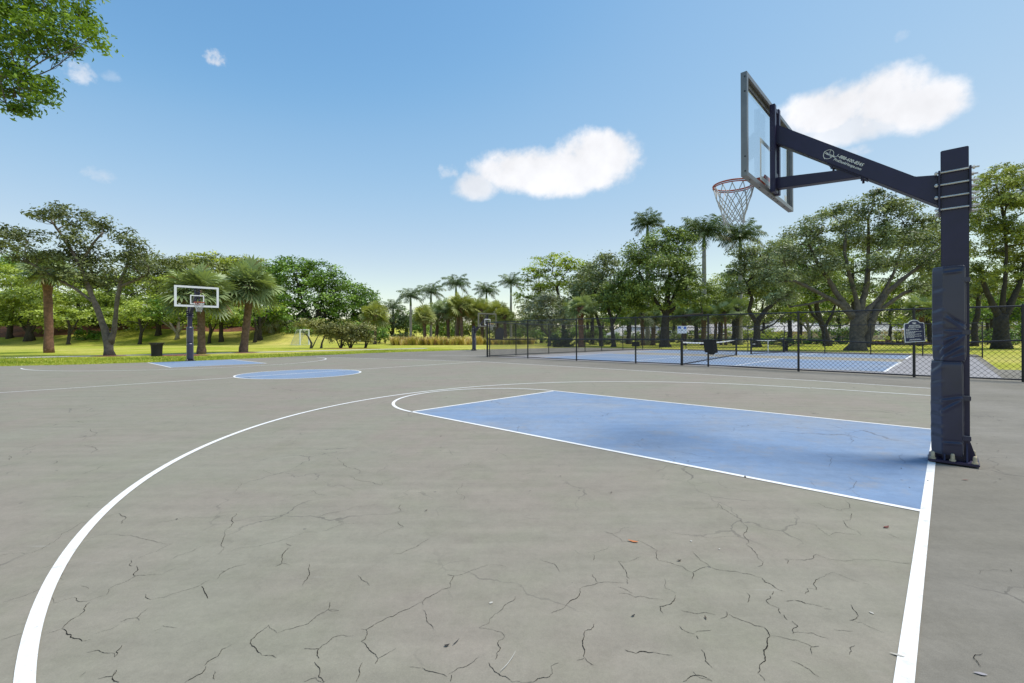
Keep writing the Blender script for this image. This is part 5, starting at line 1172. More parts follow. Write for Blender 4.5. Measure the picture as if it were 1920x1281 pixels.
# ornamental grass bed: a mass of blades
def grass_bed():
    rg = np.random.default_rng(5); V, Q, T = [], [], []
    for i in range(430):
        x = rg.uniform(735, 1000); Yd = rg.uniform(58.5, 63.5) if x < 890 else rg.uniform(59, 62); c = P3(x, 640, Yd); c[2] = float(hgt(c[0], Yd)); hh = rg.uniform(.95, 1.65)*(1 if x < 900 else .8)
        tb = rg.choice([.25, .45, .62, .72, .95, .88], p=[.2, .2, .2, .1, .15, .15]) if x < 900 else rg.choice([.1, .3, .8], p=[.5, .3, .2])
        for j in range(26):
            a = rg.uniform(0, 6.28); ln_ = hh*rg.uniform(.5, .95); d = np.array([math.cos(a), math.sin(a), 0]); b = c+d*rg.uniform(0, .2); m_ = b+d*ln_*.22+[0, 0, ln_*.75]; t = b+d*ln_*rg.uniform(.4, .75)+[0, 0, ln_*rg.uniform(.55, 1.0)]
            w_ = np.array([-d[1], d[0], 0])*.028; k = len(V); V += [b-w_*.6, b+w_*.6, m_+w_, t, m_-w_]; Q.append((k, k+1, k+2, k+4)); Q.append((k+4, k+2, k+3, k+3)); tt = np.clip(tb+rg.normal(0, .08), 0, 1); T += [tt, tt]
    V = np.array(V); Q = np.array(Q); tri = Q[:, 2] == Q[:, 3]
    F3 = np.concatenate([Q[~tri][:, [0, 1, 2]], Q[~tri][:, [0, 2, 3]], Q[tri][:, :3]]); T = np.array(T); TT = np.concatenate([T[~tri], T[~tri], T[tri]])
    o = link('ornamental_grass', npmesh('ornamental_grass', V, F3, TT), LM['ornament']); tag(o, 'bed of spiky yellow and pinkish ornamental grasses under the palms', 'ornamental grass', kind='stuff')
grass_bed()

# ---- trees behind the fence
tree('bright layered tree with flat topped crown, right of the royal palm standing apart', 64, [[(1058, 645, 9), (1057, 612, 7.5), (1050, 575, 6.5), (1045, 540, 5)], [(1056, 600, 5), (1080, 560, 4)], [(1052, 585, 5), (1015, 550, 4)]],
     [(1040, 490, 50, 13), (1070, 497, 38, 13), (1010, 502, 28, 12), (1025, 515, 42, 14), (1085, 512, 26, 16), (1000, 535, 26, 14), (1040, 535, 42, 14), (1075, 530, 30, 14), (980, 555, 20, 9), (1015, 558, 30, 12)],
     .34, 'bright', 'bark_dark', 201, cover=2.0, clump=.5, flat=.35, asp=.6, upb=1.2, name='layered_tree')
tree('silver leaved tree behind the left part of the fence', 52, [[(1030, 650, 7), (1031, 625, 6), (1034, 600, 4)], [(1030, 632, 4), (1012, 610, 3)]],
     [(1005, 585, 26, 22), (1035, 575, 30, 24), (1020, 560, 22, 16), (995, 605, 22, 14), (1050, 600, 24, 16), (1025, 605, 26, 14)], .26, 'silver', 'bark_oak', 202, cover=2.6, clump=.3, name='silver_tree')
tree('dark grey green tree over the red barked palm', 50, [[(1128, 652, 8), (1126, 620, 7), (1118, 590, 5), (1108, 560, 4)]],
     [(1085, 548, 26, 20), (1105, 530, 28, 22), (1135, 505, 30, 26), (1120, 545, 36, 26), (1145, 530, 30, 26), (1080, 570, 26, 14), (1130, 570, 38, 20), (1140, 487, 18, 13)], .25, 'oakgrey', 'bark_dark', 203, cover=2.9, clump=.32, dy=.8, name='oak_tree', group='oaks behind the fence')
fan_palm('cabbage palm with red bark behind the left part of the fence', 46.5, 1090, 651, 578, 10, 40, 204, lean=-3, bark='palm_red', mat='palmfan', n=30, group='cabbage palms')
shrub('dark drooping shrub behind the left fence corner', 47, [(1052, 635, 22, 18), (1040, 642, 14, 10), (1065, 640, 13, 12)], .2, 'darkbush', 205)
tree('dark oak with slim trunk left of the big round oak', 47, [[(1151, 651, 8.5), (1149, 625, 7.5), (1147, 600, 6.5), (1140, 575, 5), (1132, 550, 4)], [(1148, 608, 5), (1160, 585, 4), (1170, 555, 3)]],
     [(1150, 555, 36, 22), (1175, 530, 30, 26), (1165, 575, 32, 18), (1185, 560, 26, 22), (1140, 585, 26, 12)], .24, 'oakmid', 'bark_dark', 206, cover=2.9, clump=.32, name='oak_tree', group='oaks behind the fence')
tree('big round crowned oak behind the middle of the fence', 46, [[(1246, 652, 19), (1246, 630, 16), (1248, 600, 14), (1250, 575, 11), (1253, 545, 8), (1256, 510, 6)], [(1247, 588, 8), (1230, 565, 6), (1212, 540, 5), (1198, 515, 4)], [(1249, 590, 7), (1275, 570, 5.5), (1300, 555, 4)], [(1250, 580, 6), (1268, 545, 5), (1285, 505, 4)], [(1248, 600, 5), (1285, 592, 4), (1318, 588, 3)]],
     [(1210, 470, 38, 32), (1245, 455, 40, 26), (1275, 462, 36, 28), (1195, 505, 34, 32), (1235, 500, 44, 34), (1278, 500, 36, 32), (1298, 530, 28, 28), (1255, 540, 44, 28), (1210, 545, 36, 26), (1185, 550, 24, 22), (1290, 565, 28, 18), (1225, 572, 34, 15), (1262, 436, 20, 12), (1312, 560, 20, 16)],
     .22, 'oakmid', 'bark_dark', 207, cover=2.9, clump=.3, flat=.6, dy=1.4, shell=.45, name='oak_tree', group='oaks behind the fence')
for i, (lb, Y, px, yb, yh, wp, Rp, up) in enumerate([('royal palm rising behind the crown of the big round oak', 55, 1214, 645, 420, 7, 33, 1.0), ('tall royal palm with drooping skirt behind the net of the near hoop, left one', 53, 1320, 645, 438, 8, 52, .5), ('royal palm with bright upright fronds directly under the near hoop net', 53, 1388, 645, 444, 7.5, 44, .7)]):
    royal_palm(lb, Y, px, yb, yh, wp, Rp, 210+i, up=up, n=28)
tree('pale leafed spreading tree between the royal palms and the leaning oaks', 44, [[(1418, 652, 14), (1418, 625, 12.5), (1420, 600, 11)], [(1419, 606, 9), (1405, 582, 8), (1412, 560, 6), (1402, 530, 4)], [(1420, 604, 10), (1438, 580, 8), (1462, 560, 6), (1490, 545, 4)], [(1422, 622, 4), (1450, 608, 3), (1470, 590, 2)]],
     [(1395, 478, 30, 20), (1425, 470, 34, 18), (1385, 505, 28, 20), (1415, 505, 40, 24), (1455, 495, 36, 26), (1400, 540, 34, 22), (1440, 535, 40, 26), (1480, 525, 34, 26), (1470, 560, 34, 16), (1380, 545, 22, 18)], .2, 'oakgrey', 'bark_dark', 214, cover=2.3, clump=.33, dy=1.2, shell=.25, name='oak_tree', group='oaks behind the fence')
tree('yellow green small tree under the tall royal palms', 62, [[(1348, 645, 6), (1349, 615, 5), (1350, 590, 4)]], [(1345, 550, 28, 15), (1330, 575, 28, 16), (1365, 572, 28, 16), (1348, 592, 28, 12)], .3, 'bright', 'bark_dark', 215, cover=1.7, clump=.35, flat=.45, name='small_tree', group='small trees under the oaks')
for i, (px, yb, yt, wp, Rp, ln_, lb) in enumerate([(1205, 648, 590, 7, 32, -2, 'fan palm with brown trunk just left of the big round oak trunk'), (1224, 648, 595, 8, 30, 1, 'fan palm partly behind the big round oak trunk'), (1282, 646, 592, 9, 32, 0, 'fan palm right behind the white notice board'), (1318, 647, 588, 8, 32, 1, 'fan palm with thick straight trunk right of the notice board'),
        (1340, 645, 590, 4.5, 26, 3, 'thin leaning fan palm, left one of a multi-stemmed group'), (1352, 645, 588, 4.5, 26, 1, 'thin upright fan palm in the middle of a multi-stemmed group'), (1361, 645, 585, 4.5, 26, -3, 'thin fan palm, right one of a multi-stemmed group'), (1379, 650, 580, 8.5, 36, 2, 'dark trunked fan palm left of the pale leafed spreading tree')]):
    fan_palm(lb, 52+i % 3, px, yb, yt, wp, Rp, 220+i, lean=ln_, n=26, group='fan palms behind the fence', bark='palm_bark' if i != 7 else 'bark_dark', nb=11)
tree('leaning oak with forked dark trunk, left of the largest oak', 47, [[(1552, 640, 13), (1545, 620, 11), (1536, 598, 9.5), (1531, 575, 8), (1530, 550, 6)], [(1540, 606, 6), (1524, 590, 5), (1515, 570, 4)], [(1545, 618, 6), (1558, 590, 4.5), (1566, 565, 3.5)]],
     [(1520, 540, 36, 22), (1550, 535, 34, 24), (1500, 560, 32, 16), (1540, 515, 34, 22), (1575, 550, 28, 18)], .22, 'oakmid', 'bark_dark', 230, cover=2.2, clump=.33, name='oak_tree', group='oaks behind the fence')
tree('pale trunked small tree standing between the two leaning oaks', 56, [[(1518, 642, 6), (1516, 615, 5), (1510, 590, 4)], [(1516, 622, 3.5), (1500, 600, 3)], [(1517, 618, 3), (1530, 600, 2.5)]], [(1500, 580, 28, 16), (1525, 590, 24, 14), (1480, 590, 26, 14)], .28, 'yellow', 'bark_pale', 231, cover=1.3, clump=.35, name='small_tree', group='small trees under the oaks')
# the largest oak
tree('largest oak with massive trunk and long bare grey limbs, left of the pole', 33.8,
     [[(1606, 657, 29), (1606, 630, 26), (1608, 605, 26), (1611, 588, 24)], [(1602, 596, 16), (1590, 578, 12), (1576, 555, 10), (1560, 525, 8), (1540, 490, 6), (1525, 455, 4)], [(1604, 598, 12), (1575, 572, 9), (1540, 552, 7.5), (1505, 535, 6), (1475, 520, 4)], [(1612, 592, 15), (1622, 560, 11), (1632, 525, 9), (1636, 490, 7), (1640, 440, 5), (1642, 400, 3.5)],
      [(1616, 596, 14), (1640, 570, 10), (1670, 545, 8.5), (1700, 520, 7), (1735, 495, 5), (1760, 470, 3.5)], [(1618, 600, 11), (1650, 580, 8), (1690, 550, 6.5), (1730, 535, 5.5), (1765, 532, 4)], [(1610, 590, 11), (1606, 555, 8), (1595, 515, 6.5), (1588, 470, 5), (1592, 430, 3.5)], [(1590, 578, 8), (1560, 560, 6), (1520, 570, 4.5), (1485, 575, 3)], [(1650, 562, 7), (1672, 520, 5.5), (1690, 470, 4), (1700, 430, 3)], [(1624, 650, 17), (1629, 610, 15), (1640, 580, 11), (1655, 555, 8)]],
     [(1500, 450, 44, 28), (1545, 425, 42, 26), (1590, 405, 40, 26), (1640, 385, 36, 24), (1685, 400, 40, 26), (1730, 425, 40, 30), (1770, 450, 36, 32), (1470, 480, 36, 26), (1520, 485, 42, 26), (1575, 455, 44, 26), (1630, 435, 44, 28), (1690, 450, 44, 28), (1455, 520, 32, 22), (1500, 525, 36, 20), (1560, 500, 36, 20), (1650, 490, 36, 20), (1720, 490, 40, 24), (1765, 505, 36, 26), (1740, 540, 36, 14), (1470, 555, 34, 14), (1430, 495, 22, 18), (1640, 362, 16, 12), (1560, 396, 18, 12), (1605, 540, 30, 12)],
     .165, 'oakgrey', 'bark_oak', 232, cover=2.8, clump=.30, flat=.6, shell=.35, dy=1.6, name='oak_tree', group='oaks behind the fence', twigs=3)
tree('tall lacy leafed tree at the right edge, behind and right of the big pole', 36, [[(1880, 652, 26), (1879, 620, 22), (1878, 590, 20)], [(1876, 598, 13), (1862, 570, 10), (1850, 540, 8), (1840, 500, 6)], [(1882, 596, 14), (1900, 565, 11), (1918, 530, 8), (1930, 490, 6)], [(1878, 590, 10), (1882, 540, 7), (1885, 480, 5), (1880, 420, 4)]],
     [(1868, 340, 38, 24), (1910, 335, 40, 24), (1845, 375, 36, 26), (1890, 375, 44, 28), (1940, 380, 44, 34), (1850, 420, 38, 28), (1900, 425, 44, 28), (1945, 440, 44, 34), (1855, 465, 38, 24), (1905, 475, 44, 26), (1945, 500, 40, 30), (1850, 510, 36, 22), (1895, 520, 44, 22), (1835, 540, 28, 16), (1930, 550, 40, 20), (1880, 320, 24, 12), (1830, 400, 20, 20)],
     .16, 'lacy', 'bark_dark', 233, cover=2.8, clump=.3, flat=.5, shell=.4, dy=1.6, name='lacy_tree', twigs=3)
tree('dark leaning tree trunk just right of the big pole', 44, [[(1826, 646, 11), (1828, 615, 9.5), (1833, 585, 8), (1836, 555, 6)]], [(1830, 520, 30, 22), (1850, 545, 26, 18), (1815, 550, 22, 16)], .2, 'oakdark', 'bark_dark', 234, cover=1.6, name='oak_tree', group='oaks behind the fence')
tree('tree filling the gap between the largest oak and the big pole', 50, [[(1745, 642, 9), (1742, 610, 8), (1736, 580, 6)]], [(1725, 560, 36, 20), (1760, 555, 34, 24), (1700, 570, 34, 14), (1745, 585, 30, 12), (1785, 570, 30, 20), (1795, 540, 30, 26)], .24, 'oakmid', 'bark_dark', 235, cover=2.4, name='oak_tree', group='oaks behind the fence')
fan_palm('fan palm with orange trunk seen between the largest oak and the pole', 46, 1726, 643, 578, 9, 36, 236, bark='palm_red', n=26, group='fan palms behind the fence', nb=11)
# hedges and shrubs beyond the courts
shrub('low dark hedge beyond the court lawn, behind the big round oak', 66, [(x, 638, 13, 6) for x in range(1130, 1400, 20)], .24, 'darkbush', 240, cat='hedge', name='hedge', clump=.3)
shrub('trimmed dark green hedge beyond the lawn, left of the largest oak', 56, [(x, 640, 13, 6) for x in range(1420, 1600, 18)], .22, 'hedge', 241, cat='hedge', name='hedge', clump=.3)
shrub('red brown hedge in front of the pool enclosure', 50, [(x, 645, 13, 6) for x in range(1640, 1790, 18)], .2, 'redbush', 242, cat='hedge', name='hedge', clump=.3)
shrub('round yellow bush left of its twin by the pool enclosure', 60, [(1661, 634, 5, 6)], .16, 'yellow', 243)
shrub('round yellow bush right of its twin, beside the navy rules sign', 60, [(1682, 630, 7, 7)], .16, 'yellow', 244)
shrub('bushy green shrubs right of the pole behind the fence', 48, [(1850, 628, 24, 14), (1905, 630, 26, 14), (1935, 620, 24, 20)], .2, 'mid', 245)
shrub('light green shrubs behind the navy rules sign', 62, [(1695, 605, 24, 12), (1725, 612, 24, 14), (1755, 618, 22, 12)], .26, 'bright', 246)
shrub('small shrubs at the foot of the peach house', 64, [(1470, 632, 14, 7), (1440, 634, 12, 6), (1500, 634, 12, 6)], .24, 'bright', 247)
shrub('dark shrub behind the side fence, under the dark oaks', 58, [(1110, 635, 18, 12), (1140, 640, 16, 8), (1090, 640, 14, 8)], .24, 'olive', 248)

# far trees seen between the trunks
FARS = [('far yellow green tree behind the slim dark oak trunk', 95, [(1130, 600, 32, 16), (1165, 592, 30, 18), (1150, 578, 28, 14)], 'yellow'), ('far pale green tree behind the silver leaved tree', 90, [(1000, 605, 34, 20), (1050, 590, 36, 20), (960, 612, 26, 16)], 'oakgrey'),
        ('far light tree behind the big round oak trunk', 100, [(1210, 590, 30, 14), (1270, 592, 34, 16), (1240, 578, 34, 14)], 'bright'), ('far bright tree behind the multi-stemmed palms', 110, [(1330, 590, 34, 16), (1370, 585, 34, 18), (1310, 575, 26, 14)], 'yellow'),
        ('far pale tree behind the spreading pale leafed tree', 105, [(1440, 585, 38, 18), (1480, 575, 36, 18), (1410, 595, 26, 12)], 'lacy'), ('far bright tree behind the leaning oaks', 104, [(1540, 580, 38, 20), (1580, 590, 34, 16), (1510, 592, 28, 12)], 'bright'),
        ('far light tree behind the largest oak trunk', 96, [(1650, 590, 40, 16), (1690, 580, 36, 18), (1625, 575, 30, 16)], 'lacy'), ('far bright tree behind the big pole', 92, [(1790, 590, 44, 18), (1830, 605, 30, 16), (1750, 598, 30, 14)], 'bright'), ('far bright tree at the right edge behind the lacy tree', 88, [(1890, 600, 44, 20), (1940, 590, 40, 26), (1860, 580, 34, 18)], 'bright')]
for i, (lb, Y, bl, m_) in enumerate(FARS):
    x = bl[0][0]; tree(lb, Y, [[(x, 641, 6), (x+1, 620, 5), (x, 600, 4)]], bl, .42, m_, 'bark_dark', 260+i, cover=1.6, clump=.35, flat=.5, name='far_tree', group='far trees beyond the lawn', twigs=1)

# ---- the distant wood closing the view
def far_wood():
    rg = np.random.default_rng(9); Vs, Qs, Ts, k = [], [], [], 0
    for x in np.arange(-160, 2120, 17):
        Y = rg.uniform(125, 165); s = Y/F; left = x < 700
        yt = rg.uniform(545, 580) if x < 470 else (rg.uniform(590, 606) if x < 1000 else rg.uniform(584, 604)); c = P3(x, 640, Y); zb = float(hgt(c[0], Y)); zt = H+(Y0-yt)*s
        V, Q, T, _ = foliage([(x, (yt+632)/2, 26, (632-yt)/2+2)], Y, .75, 2.1, rg, clump=.3, flat=.6, asp=.6, low=.9)
        Vs.append(V); Qs.append(Q+k); Ts.append(T); k += len(V)
    o = link('far_wood', npmesh('far_wood', np.concatenate(Vs), np.concatenate(Qs), np.concatenate(Ts)), LM['olive']); tag(o, 'far-off belt of trees closing the view behind the park', 'wood', kind='stuff')
far_wood()

# ---- branch of a near tree reaching into the top left corner
def overhead():
    Y = 9.0
    bl = [(20, 20, 40, 28), (80, 8, 46, 26), (135, 30, 38, 30), (165, 62, 26, 28), (105, 60, 38, 30), (55, 55, 38, 26), (140, 92, 24, 18), (95, 98, 20, 14), (20, 85, 34, 26), (55, 100, 18, 16), (15, 130, 32, 24), (55, 150, 36, 24), (90, 165, 16, 18), (30, 175, 34, 20), (75, 188, 24, 14), (45, 210, 24, 16), (15, 200, 20, 16), (-30, 40, 60, 50), (-40, 130, 50, 50), (-120, 60, 90, 70), (-200, 20, 110, 90), (-320, 0, 140, 110), (60, -40, 70, 40), (-60, -60, 100, 60), (150, -20, 40, 24)]
    tree('near tree off to the left, only its leafy branch ends reaching the top left corner', Y, [[(-520, 745, 60), (-515, 560, 48), (-500, 400, 42), (-470, 250, 36)], [(-480, 300, 26), (-380, 180, 18), (-260, 110, 14), (-140, 70, 9), (-40, 45, 6), (50, 25, 3.5)], [(-380, 180, 14), (-260, 170, 10), (-120, 150, 7), (-30, 140, 4.5), (40, 150, 3)], [(-140, 70, 6), (-30, 80, 4), (60, 60, 2.6), (130, 60, 1.6)], [(-470, 250, 26), (-420, 80, 18), (-330, -30, 10)]],
         bl, .088, 'near', 'bark_oak', 300, cover=2.4, clump=.40, flat=.7, asp=.42, shell=.15, dy=.35, upb=.5, name='near_tree', twigs=4, r_limb=.35, depthf=1.0)
overhead()

# ---- lawn blades along the court edge, a mass nobody could count
def blades():
    rg = np.random.default_rng(3); n = 90000
    x = rg.uniform(-60, 1130, n); Yd = rg.uniform(18.5, 40, n); X = (x-960)/F*Yd
    # keep points beyond the slab edge
    fe = np.array([[q[0], q[1]] for q in FEg]); yl = np.interp(X, fe[:, 0], fe[:, 1]); ok = (Yd > yl-.12-.22*np.sin(X*3.1)*np.sin(X*1.3+1)-.15*rg.random(n))
    ok &= (Yd < yl+9); X, Yd = X[ok], Yd[ok]; n = len(X)
    Z = hgt(X, Yd); hgt_ = rg.uniform(.04, .085, n)*np.where(rg.random(n) < .1, 1.6, 1); a = rg.uniform(0, 6.28, n); w_ = .012+.010*rg.random(n)
    ca, sa = np.cos(a)*w_, np.sin(a)*w_; lx, ly = rg.normal(0, .03, n), rg.normal(0, .03, n)
    V = np.stack([np.stack([X-ca, Yd-sa, Z], -1), np.stack([X+ca, Yd+sa, Z], -1), np.stack([X+lx, Yd+ly, Z+hgt_], -1)], 1).reshape(-1, 3)
    t = np.clip(.35+.25*np.sin(X*.5+np.sin(Yd*.8)*2)+rg.normal(0, .18, n), 0, 1)
    o = link('grass', npmesh('grass', V, np.arange(3*n).reshape(n, 3), t), LM['blade']); tag(o, 'mown grass blades along the far court edge', 'grass', kind='stuff')
blades()

# ---- fallen leaves and scraps on the court
def litter():
    def leaf(name, px, py, ln_, asp, rot, mat, label, cat, group=None, z=.0062, curl=.2, n=8):
        c = G(px, py); mb = MB(); d = np.array([math.cos(rot), math.sin(rot), 0]); e = np.array([-d[1], d[0], 0]); L_, R_ = [], []
        for i in range(n+1):
            t = i/n; w_ = ln_*asp*.5*math.sin(math.pi*min(1, max(.02, t**.85)))+.0004; p = c+d*(t-.5)*ln_+np.array([0, 0, z+curl*ln_*(t-.45)**2*1.6]); L_.append(p+e*w_+[0, 0, w_*.12]); R_.append(p-e*w_+[0, 0, w_*.08])
            if i: mb.poly([L_[i-1], L_[i], p, pc]); mb.poly([pc, p, R_[i], R_[i-1]])
            pc = p
        o = mb.build(name, mat); base = Vector(c); o.data.transform(Matrix.Translation(-base)); o.location = base; tag(o, label, cat, group); return o
    brown = plain('dry leaf', (.075, .052, .034), .8, 0, .4, 30); dk = plain('dark leaf', (.035, .03, .026), .8, 0, .4, 30); org = plain('orange leaf', (.50, .17, .055), .6, 0, .25, 20); pale = plain('pale petal', (.42, .40, .35), .7, 0, .1, 20); gry = plain('grey leaf', (.30, .28, .29), .7, 0, .2, 20); red = plain('red leaf', (.16, .045, .03), .7, 0, .3, 20)
    leaf('fallen_leaf', 1187, 1017, .062, .34, 2.7, org, 'bright orange leaf lying on the grey court among the cracks', 'leaf')
    leaf('fallen_leaf', 1682, 1231, .045, .24, 2.55, pale, 'pale narrow leaf lying across the edge of the white baseline', 'leaf', curl=.05, z=.0068)
    leaf('fallen_leaf', 1838, 1265, .040, .36, 2.8, gry, 'grey oval leaf near the bottom right corner of the court', 'leaf', curl=.05, z=.004)
    leaf('fallen_leaf', 1662, 990, .05, .4, .4, red, 'small red brown leaf left of the white baseline', 'leaf')
    leaf('fallen_leaf', 1809, 901, .045, .36, 2.6, red, 'small dark red leaf below the base plate of the near hoop', 'leaf')
    for px, py, sz in ((1296, 1016, .026), (1349, 1031, .02), (1634, 1151, .026), (921, 1132, .028)):
        leaf('fallen_petal', px, py, sz*.75, .6, random.uniform(0, 3), pale, 'pale petal lying flat on the grey court', 'petal', 'pale petals on the court', curl=.03, z=.005)
    leaf('fallen_leaf', 838, 1213, .022, .5, .3, dk, 'crumpled dark leaf cluster in the middle foreground', 'leaf', curl=.4)
    leaf('fallen_twig', 855, 1207, .04, .08, 1.0, dk, 'short dark twig beside the crumpled leaf in the middle foreground', 'twig')
    leaf('fallen_twig', 953, 1246, .11, .022, 1.05, pale, 'pale straight twig lying in the middle foreground', 'twig')
    pts = [(827, 819), (799, 959), (946, 785), (949, 768), (1066, 791), (1083, 787), (826, 840), (1398, 895), (1397, 896), (331, 975), (1273, 1053), (1188, 1157), (1323, 1161), (1666, 794), (1862, 782), (1864, 820), (1858, 830), (1832, 833), (1835, 784), (1870, 847), (1888, 859), (1840, 778), (1875, 900), (1850, 760), (1890, 745), (1866, 905), (1214, 748), (1290, 752), (1555, 765), (1430, 757), (1448, 748), (1130, 738), (875, 713), (877, 719), (1003, 709), (1034, 704), (738, 712), (752, 728), (826, 709), (608, 702), (607, 737), (627, 680), (661, 681), (835, 688), (820, 704), (848, 700), (876, 713), (913, 694), (523, 712), (518, 719), (810, 743), (837, 746), (820, 751), (1600, 716), (1561, 702), (1640, 722), (1780, 735), (1850, 722), (1880, 733), (12, 758), (35, 755), (215, 720), (28, 719), (1145, 925), (993, 922), (1050, 894), (1265, 860), (1290, 866), (1700, 745), (1690, 880), (1705, 916), (1740, 903)]
    rg = random.Random(8)
    for i, (px, py) in enumerate(pts):
        dpt = G(px, py)[1]; leaf('fallen_leaf', px+rg.uniform(-1, 1), py, rg.uniform(.018, .03)*(.7+.05*dpt), rg.uniform(.3, .55), rg.uniform(0, 6.28), brown if rg.random() < .5 else dk, 'small dry dark leaf lying flat on the court', 'leaf', 'small dry leaves on the court', curl=.5, n=5)
litter()

# ---- fuller canopy behind the first rows
FILL = [('olive canopy tree filling the skyline between the twin-trunked oak and the distant hoop', 84, [(290, 500, 36, 22), (320, 525, 40, 26), (270, 540, 34, 26), (345, 505, 32, 22)], 'olive', 'bank_tree', 'trees on the bank'),
        ('canopy tree closing the skyline between the lone palm and the huge rounded tree', 86, [(480, 515, 34, 26), (500, 540, 32, 30), (460, 545, 34, 26), (515, 512, 22, 18), (435, 560, 30, 24)], 'dome', 'bank_tree', 'trees on the bank'),
        ('canopy tree low behind the reddish palm at the far left', 84, [(60, 505, 44, 26), (10, 500, 44, 28), (110, 520, 40, 26), (160, 525, 36, 26), (215, 530, 36, 26)], 'mid', 'bank_tree', 'trees on the bank'),
        ('leafy tree closing the gap between slim oak and big round oak', 60, [(1178, 580, 34, 22), (1200, 560, 30, 24), (1160, 600, 30, 14), (1150, 560, 28, 20)], 'mid', 'park_tree', 'fuller trees behind the oaks'),
        ('leafy tree under the left royal palm behind the net', 59, [(1305, 550, 32, 22), (1330, 545, 28, 20), (1300, 580, 34, 18), (1345, 565, 30, 20)], 'oakmid', 'park_tree', 'fuller trees behind the oaks'),
        ('leafy tree around the right royal palm trunk', 62, [(1375, 515, 26, 18), (1390, 530, 34, 22), (1360, 550, 30, 20), (1420, 535, 36, 24)], 'oakmid', 'park_tree', 'fuller trees behind the oaks'),
        ('leafy tree behind the forked leaning oak', 60, [(1480, 510, 40, 26), (1520, 520, 40, 26), (1470, 545, 38, 22), (1540, 560, 38, 18), (1500, 470, 40, 24), (1450, 480, 30, 22)], 'mid', 'park_tree', 'fuller trees behind the oaks'),
        ('leafy tree behind the crown of the largest oak', 56, [(1600, 470, 50, 34), (1560, 510, 44, 26), (1660, 500, 46, 28), (1640, 540, 46, 18), (1590, 545, 46, 16), (1680, 455, 40, 28)], 'oakmid', 'park_tree', 'fuller trees behind the oaks'),
        ('leafy tree behind and left of the big pole', 54, [(1730, 490, 40, 34), (1760, 530, 38, 26), (1700, 540, 40, 18), (1790, 490, 34, 34), (1745, 450, 34, 26)], 'lacy', 'park_tree', 'fuller trees behind the oaks'),
        ('leafy tree low at the right edge behind the lacy tree', 56, [(1860, 560, 40, 24), (1910, 560, 44, 28), (1830, 590, 34, 16), (1890, 595, 40, 14), (1940, 580, 34, 24)], 'mid', 'park_tree', 'fuller trees behind the oaks'),
        ('grey green tree closing the gap right of the bright layered tree', 58, [(1110, 515, 24, 24), (1090, 540, 26, 22), (1065, 570, 28, 20), (1120, 560, 30, 24)], 'oakgrey', 'park_tree', 'fuller trees behind the oaks')]
for i, (lb, Y, bl, m_, nm, gp) in enumerate(FILL):
    x = bl[0][0]; yb_ = 612 if x < 600 else 645
    tree(lb, Y, [[(x, yb_, 9), (x+1, yb_-28, 7), (x-2, bl[0][1]+15, 5)]], bl, .32 if Y > 70 else .24, m_, 'bark_dark', 400+i, cover=2.3, clump=.30, flat=.55, dy=1.2, shell=.4, name=nm, group=gp, twigs=2)

# ---- light green trees seen through the gaps under the oaks
GAPS = [(1015, 72, 'oakgrey', 'pale grey green tree far behind the silver leaved tree'), (1100, 74, 'lacy', 'pale tree seen under the dark grey green tree'), (1180, 76, 'yellow', 'yellow green tree seen between slim oak and big round oak trunks'), (1262, 74, 'lacy', 'pale tree seen just right of the big round oak trunk'),
        (1340, 78, 'yellow', 'yellow green tree seen under the tall royal palms'), (1430, 76, 'lacy', 'pale tree seen behind the spreading pale leafed tree'), (1500, 74, 'bright', 'bright tree seen left of the leaning forked oak'), (1572, 72, 'lacy', 'pale tree seen between forked oak and largest oak'),
        (1668, 74, 'yellow', 'yellow green tree seen under the right limbs of the largest oak'), (1745, 70, 'lacy', 'pale tree seen above the navy rules sign'), (1850, 72, 'yellow', 'yellow green tree seen just right of the big pole'), (1915, 70, 'lacy', 'pale tree seen under the lacy tree at the right edge')]
for i, (x, Y, m_, lb) in enumerate(GAPS):
    o_ = 8*math.sin(i*2.1)
    tree(lb, Y, [[(x, 643, 6), (x+2, 615, 5), (x, 585, 4)]], [(x-24, 575+o_, 30, 20), (x+22, 570-o_, 30, 20), (x, 555+o_, 30, 20), (x-14, 598, 26, 10), (x+26, 600, 26, 9), (x+6, 538-o_, 24, 16)], .30, m_, 'bark_dark', 500+i, cover=2.1, clump=.34, flat=.5, shell=.35, dy=1.0, name='park_tree', group='light trees beyond the oaks', twigs=1)

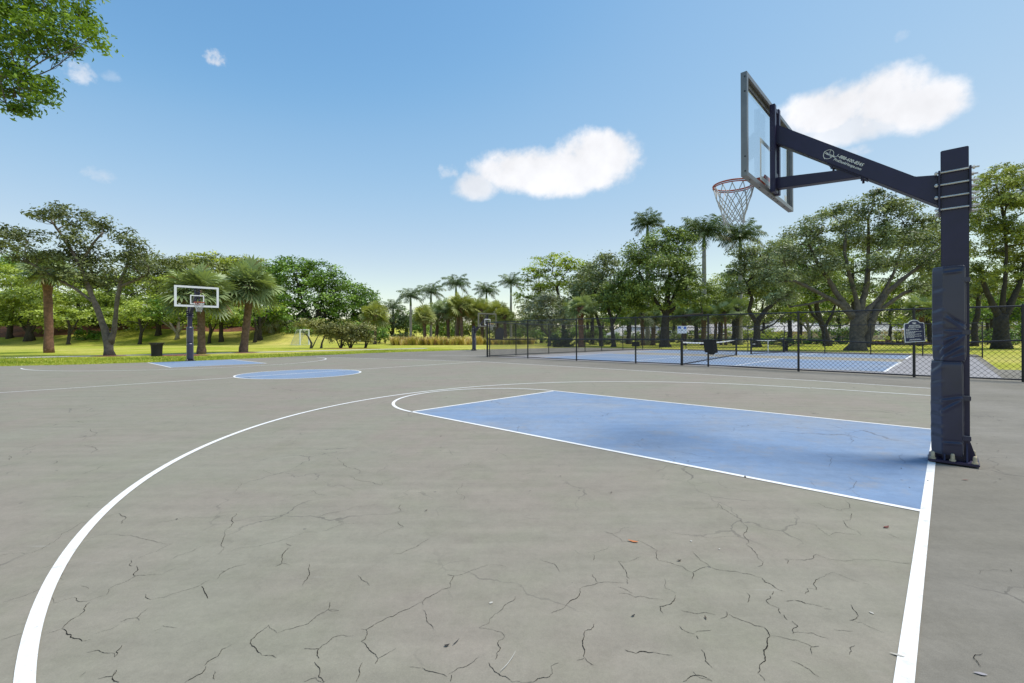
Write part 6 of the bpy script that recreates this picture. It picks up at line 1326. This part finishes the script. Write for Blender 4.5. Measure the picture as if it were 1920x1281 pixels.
# ---- spreading trees added on the front of the bank, deep crowns shading its slope
for i, (x, Y, lb, bl) in enumerate([(262, 66.0, 'spreading tree added to shade the front of the bank, just right of the twin-trunked oak', [(250, 588, 34, 14), (280, 580, 34, 15), (232, 600, 22, 9), (300, 594, 26, 10)]),
        (392, 66.5, 'spreading tree added to shade the front of the bank behind the hoop and its palm', [(375, 590, 34, 13), (410, 582, 34, 15), (430, 596, 24, 9), (350, 600, 22, 8)]),
        (478, 67.0, 'spreading tree added to shade the front of the bank behind the lone palm trunk', [(470, 588, 34, 14), (500, 580, 28, 14), (440, 596, 22, 9)]),
        (128, 66.0, 'spreading tree added to shade the front of the bank between reddish palm and oak', [(120, 588, 34, 14), (150, 596, 28, 10), (95, 594, 24, 11), (170, 586, 22, 11)])]):
    tree(lb, Y, [[(x, 642, 6), (x+3, 618, 5), (x-2, 596, 4)], [(x+1, 630, 3.5), (x+14, 608, 2.6), (x+22, 594, 2)]], bl, .32, 'bright', 'bark_dark', 600+i, cover=2.6, depthf=2.6, clump=.42, flat=.36, asp=.6, upb=1.0, name='bank_tree', group='trees on the bank', twigs=1)

# ---- undergrowth
LOW = [('dense dark shrubs under the huge rounded tree, behind the white goal', 72.5, [(x, 622+4*math.sin(x), 22, 13) for x in range(545, 715, 20)], .30, 'dome'),
       ('leafy undergrowth on the bank at the far left, behind the reddish palm', 77, [(x, 604+4*math.sin(x*.7), 22, 10) for x in range(-30, 190, 24)], .32, 'mid'),
       ('leafy undergrowth on the bank between oak and distant hoop', 77, [(x, 604+4*math.sin(x*.5), 22, 10) for x in range(205, 345, 22)], .32, 'oakmid'),
       ('leafy undergrowth on the bank between the two grey green palms', 77, [(x, 606+4*math.sin(x*.9), 22, 11) for x in range(385, 540, 22)], .32, 'mid'),
       ('low green shrubs behind the left half of the fence', 68, [(x, 628+4*math.sin(x), 18, 10) for x in range(985, 1165, 20)], .26, 'mid'),
       ('low green shrubs behind the big round oak', 72, [(x, 628+3*math.sin(x), 16, 8) for x in range(1185, 1330, 22)], .26, 'oakmid'),
       ('low light green shrubs behind the spreading pale leafed tree', 70, [(x, 626+4*math.sin(x), 18, 9) for x in range(1375, 1470, 20)], .26, 'bright'),
       ('low green shrubs behind the leaning forked oak', 68, [(x, 622+5*math.sin(x), 18, 10) for x in range(1535, 1640, 22)], .26, 'mid')]
for i, (lb, Y, bl, lf, m_) in enumerate(LOW): shrub(lb, Y, bl, lf, m_, 700+i, group='undergrowth below the trees', clump=.34, cover=2.4)
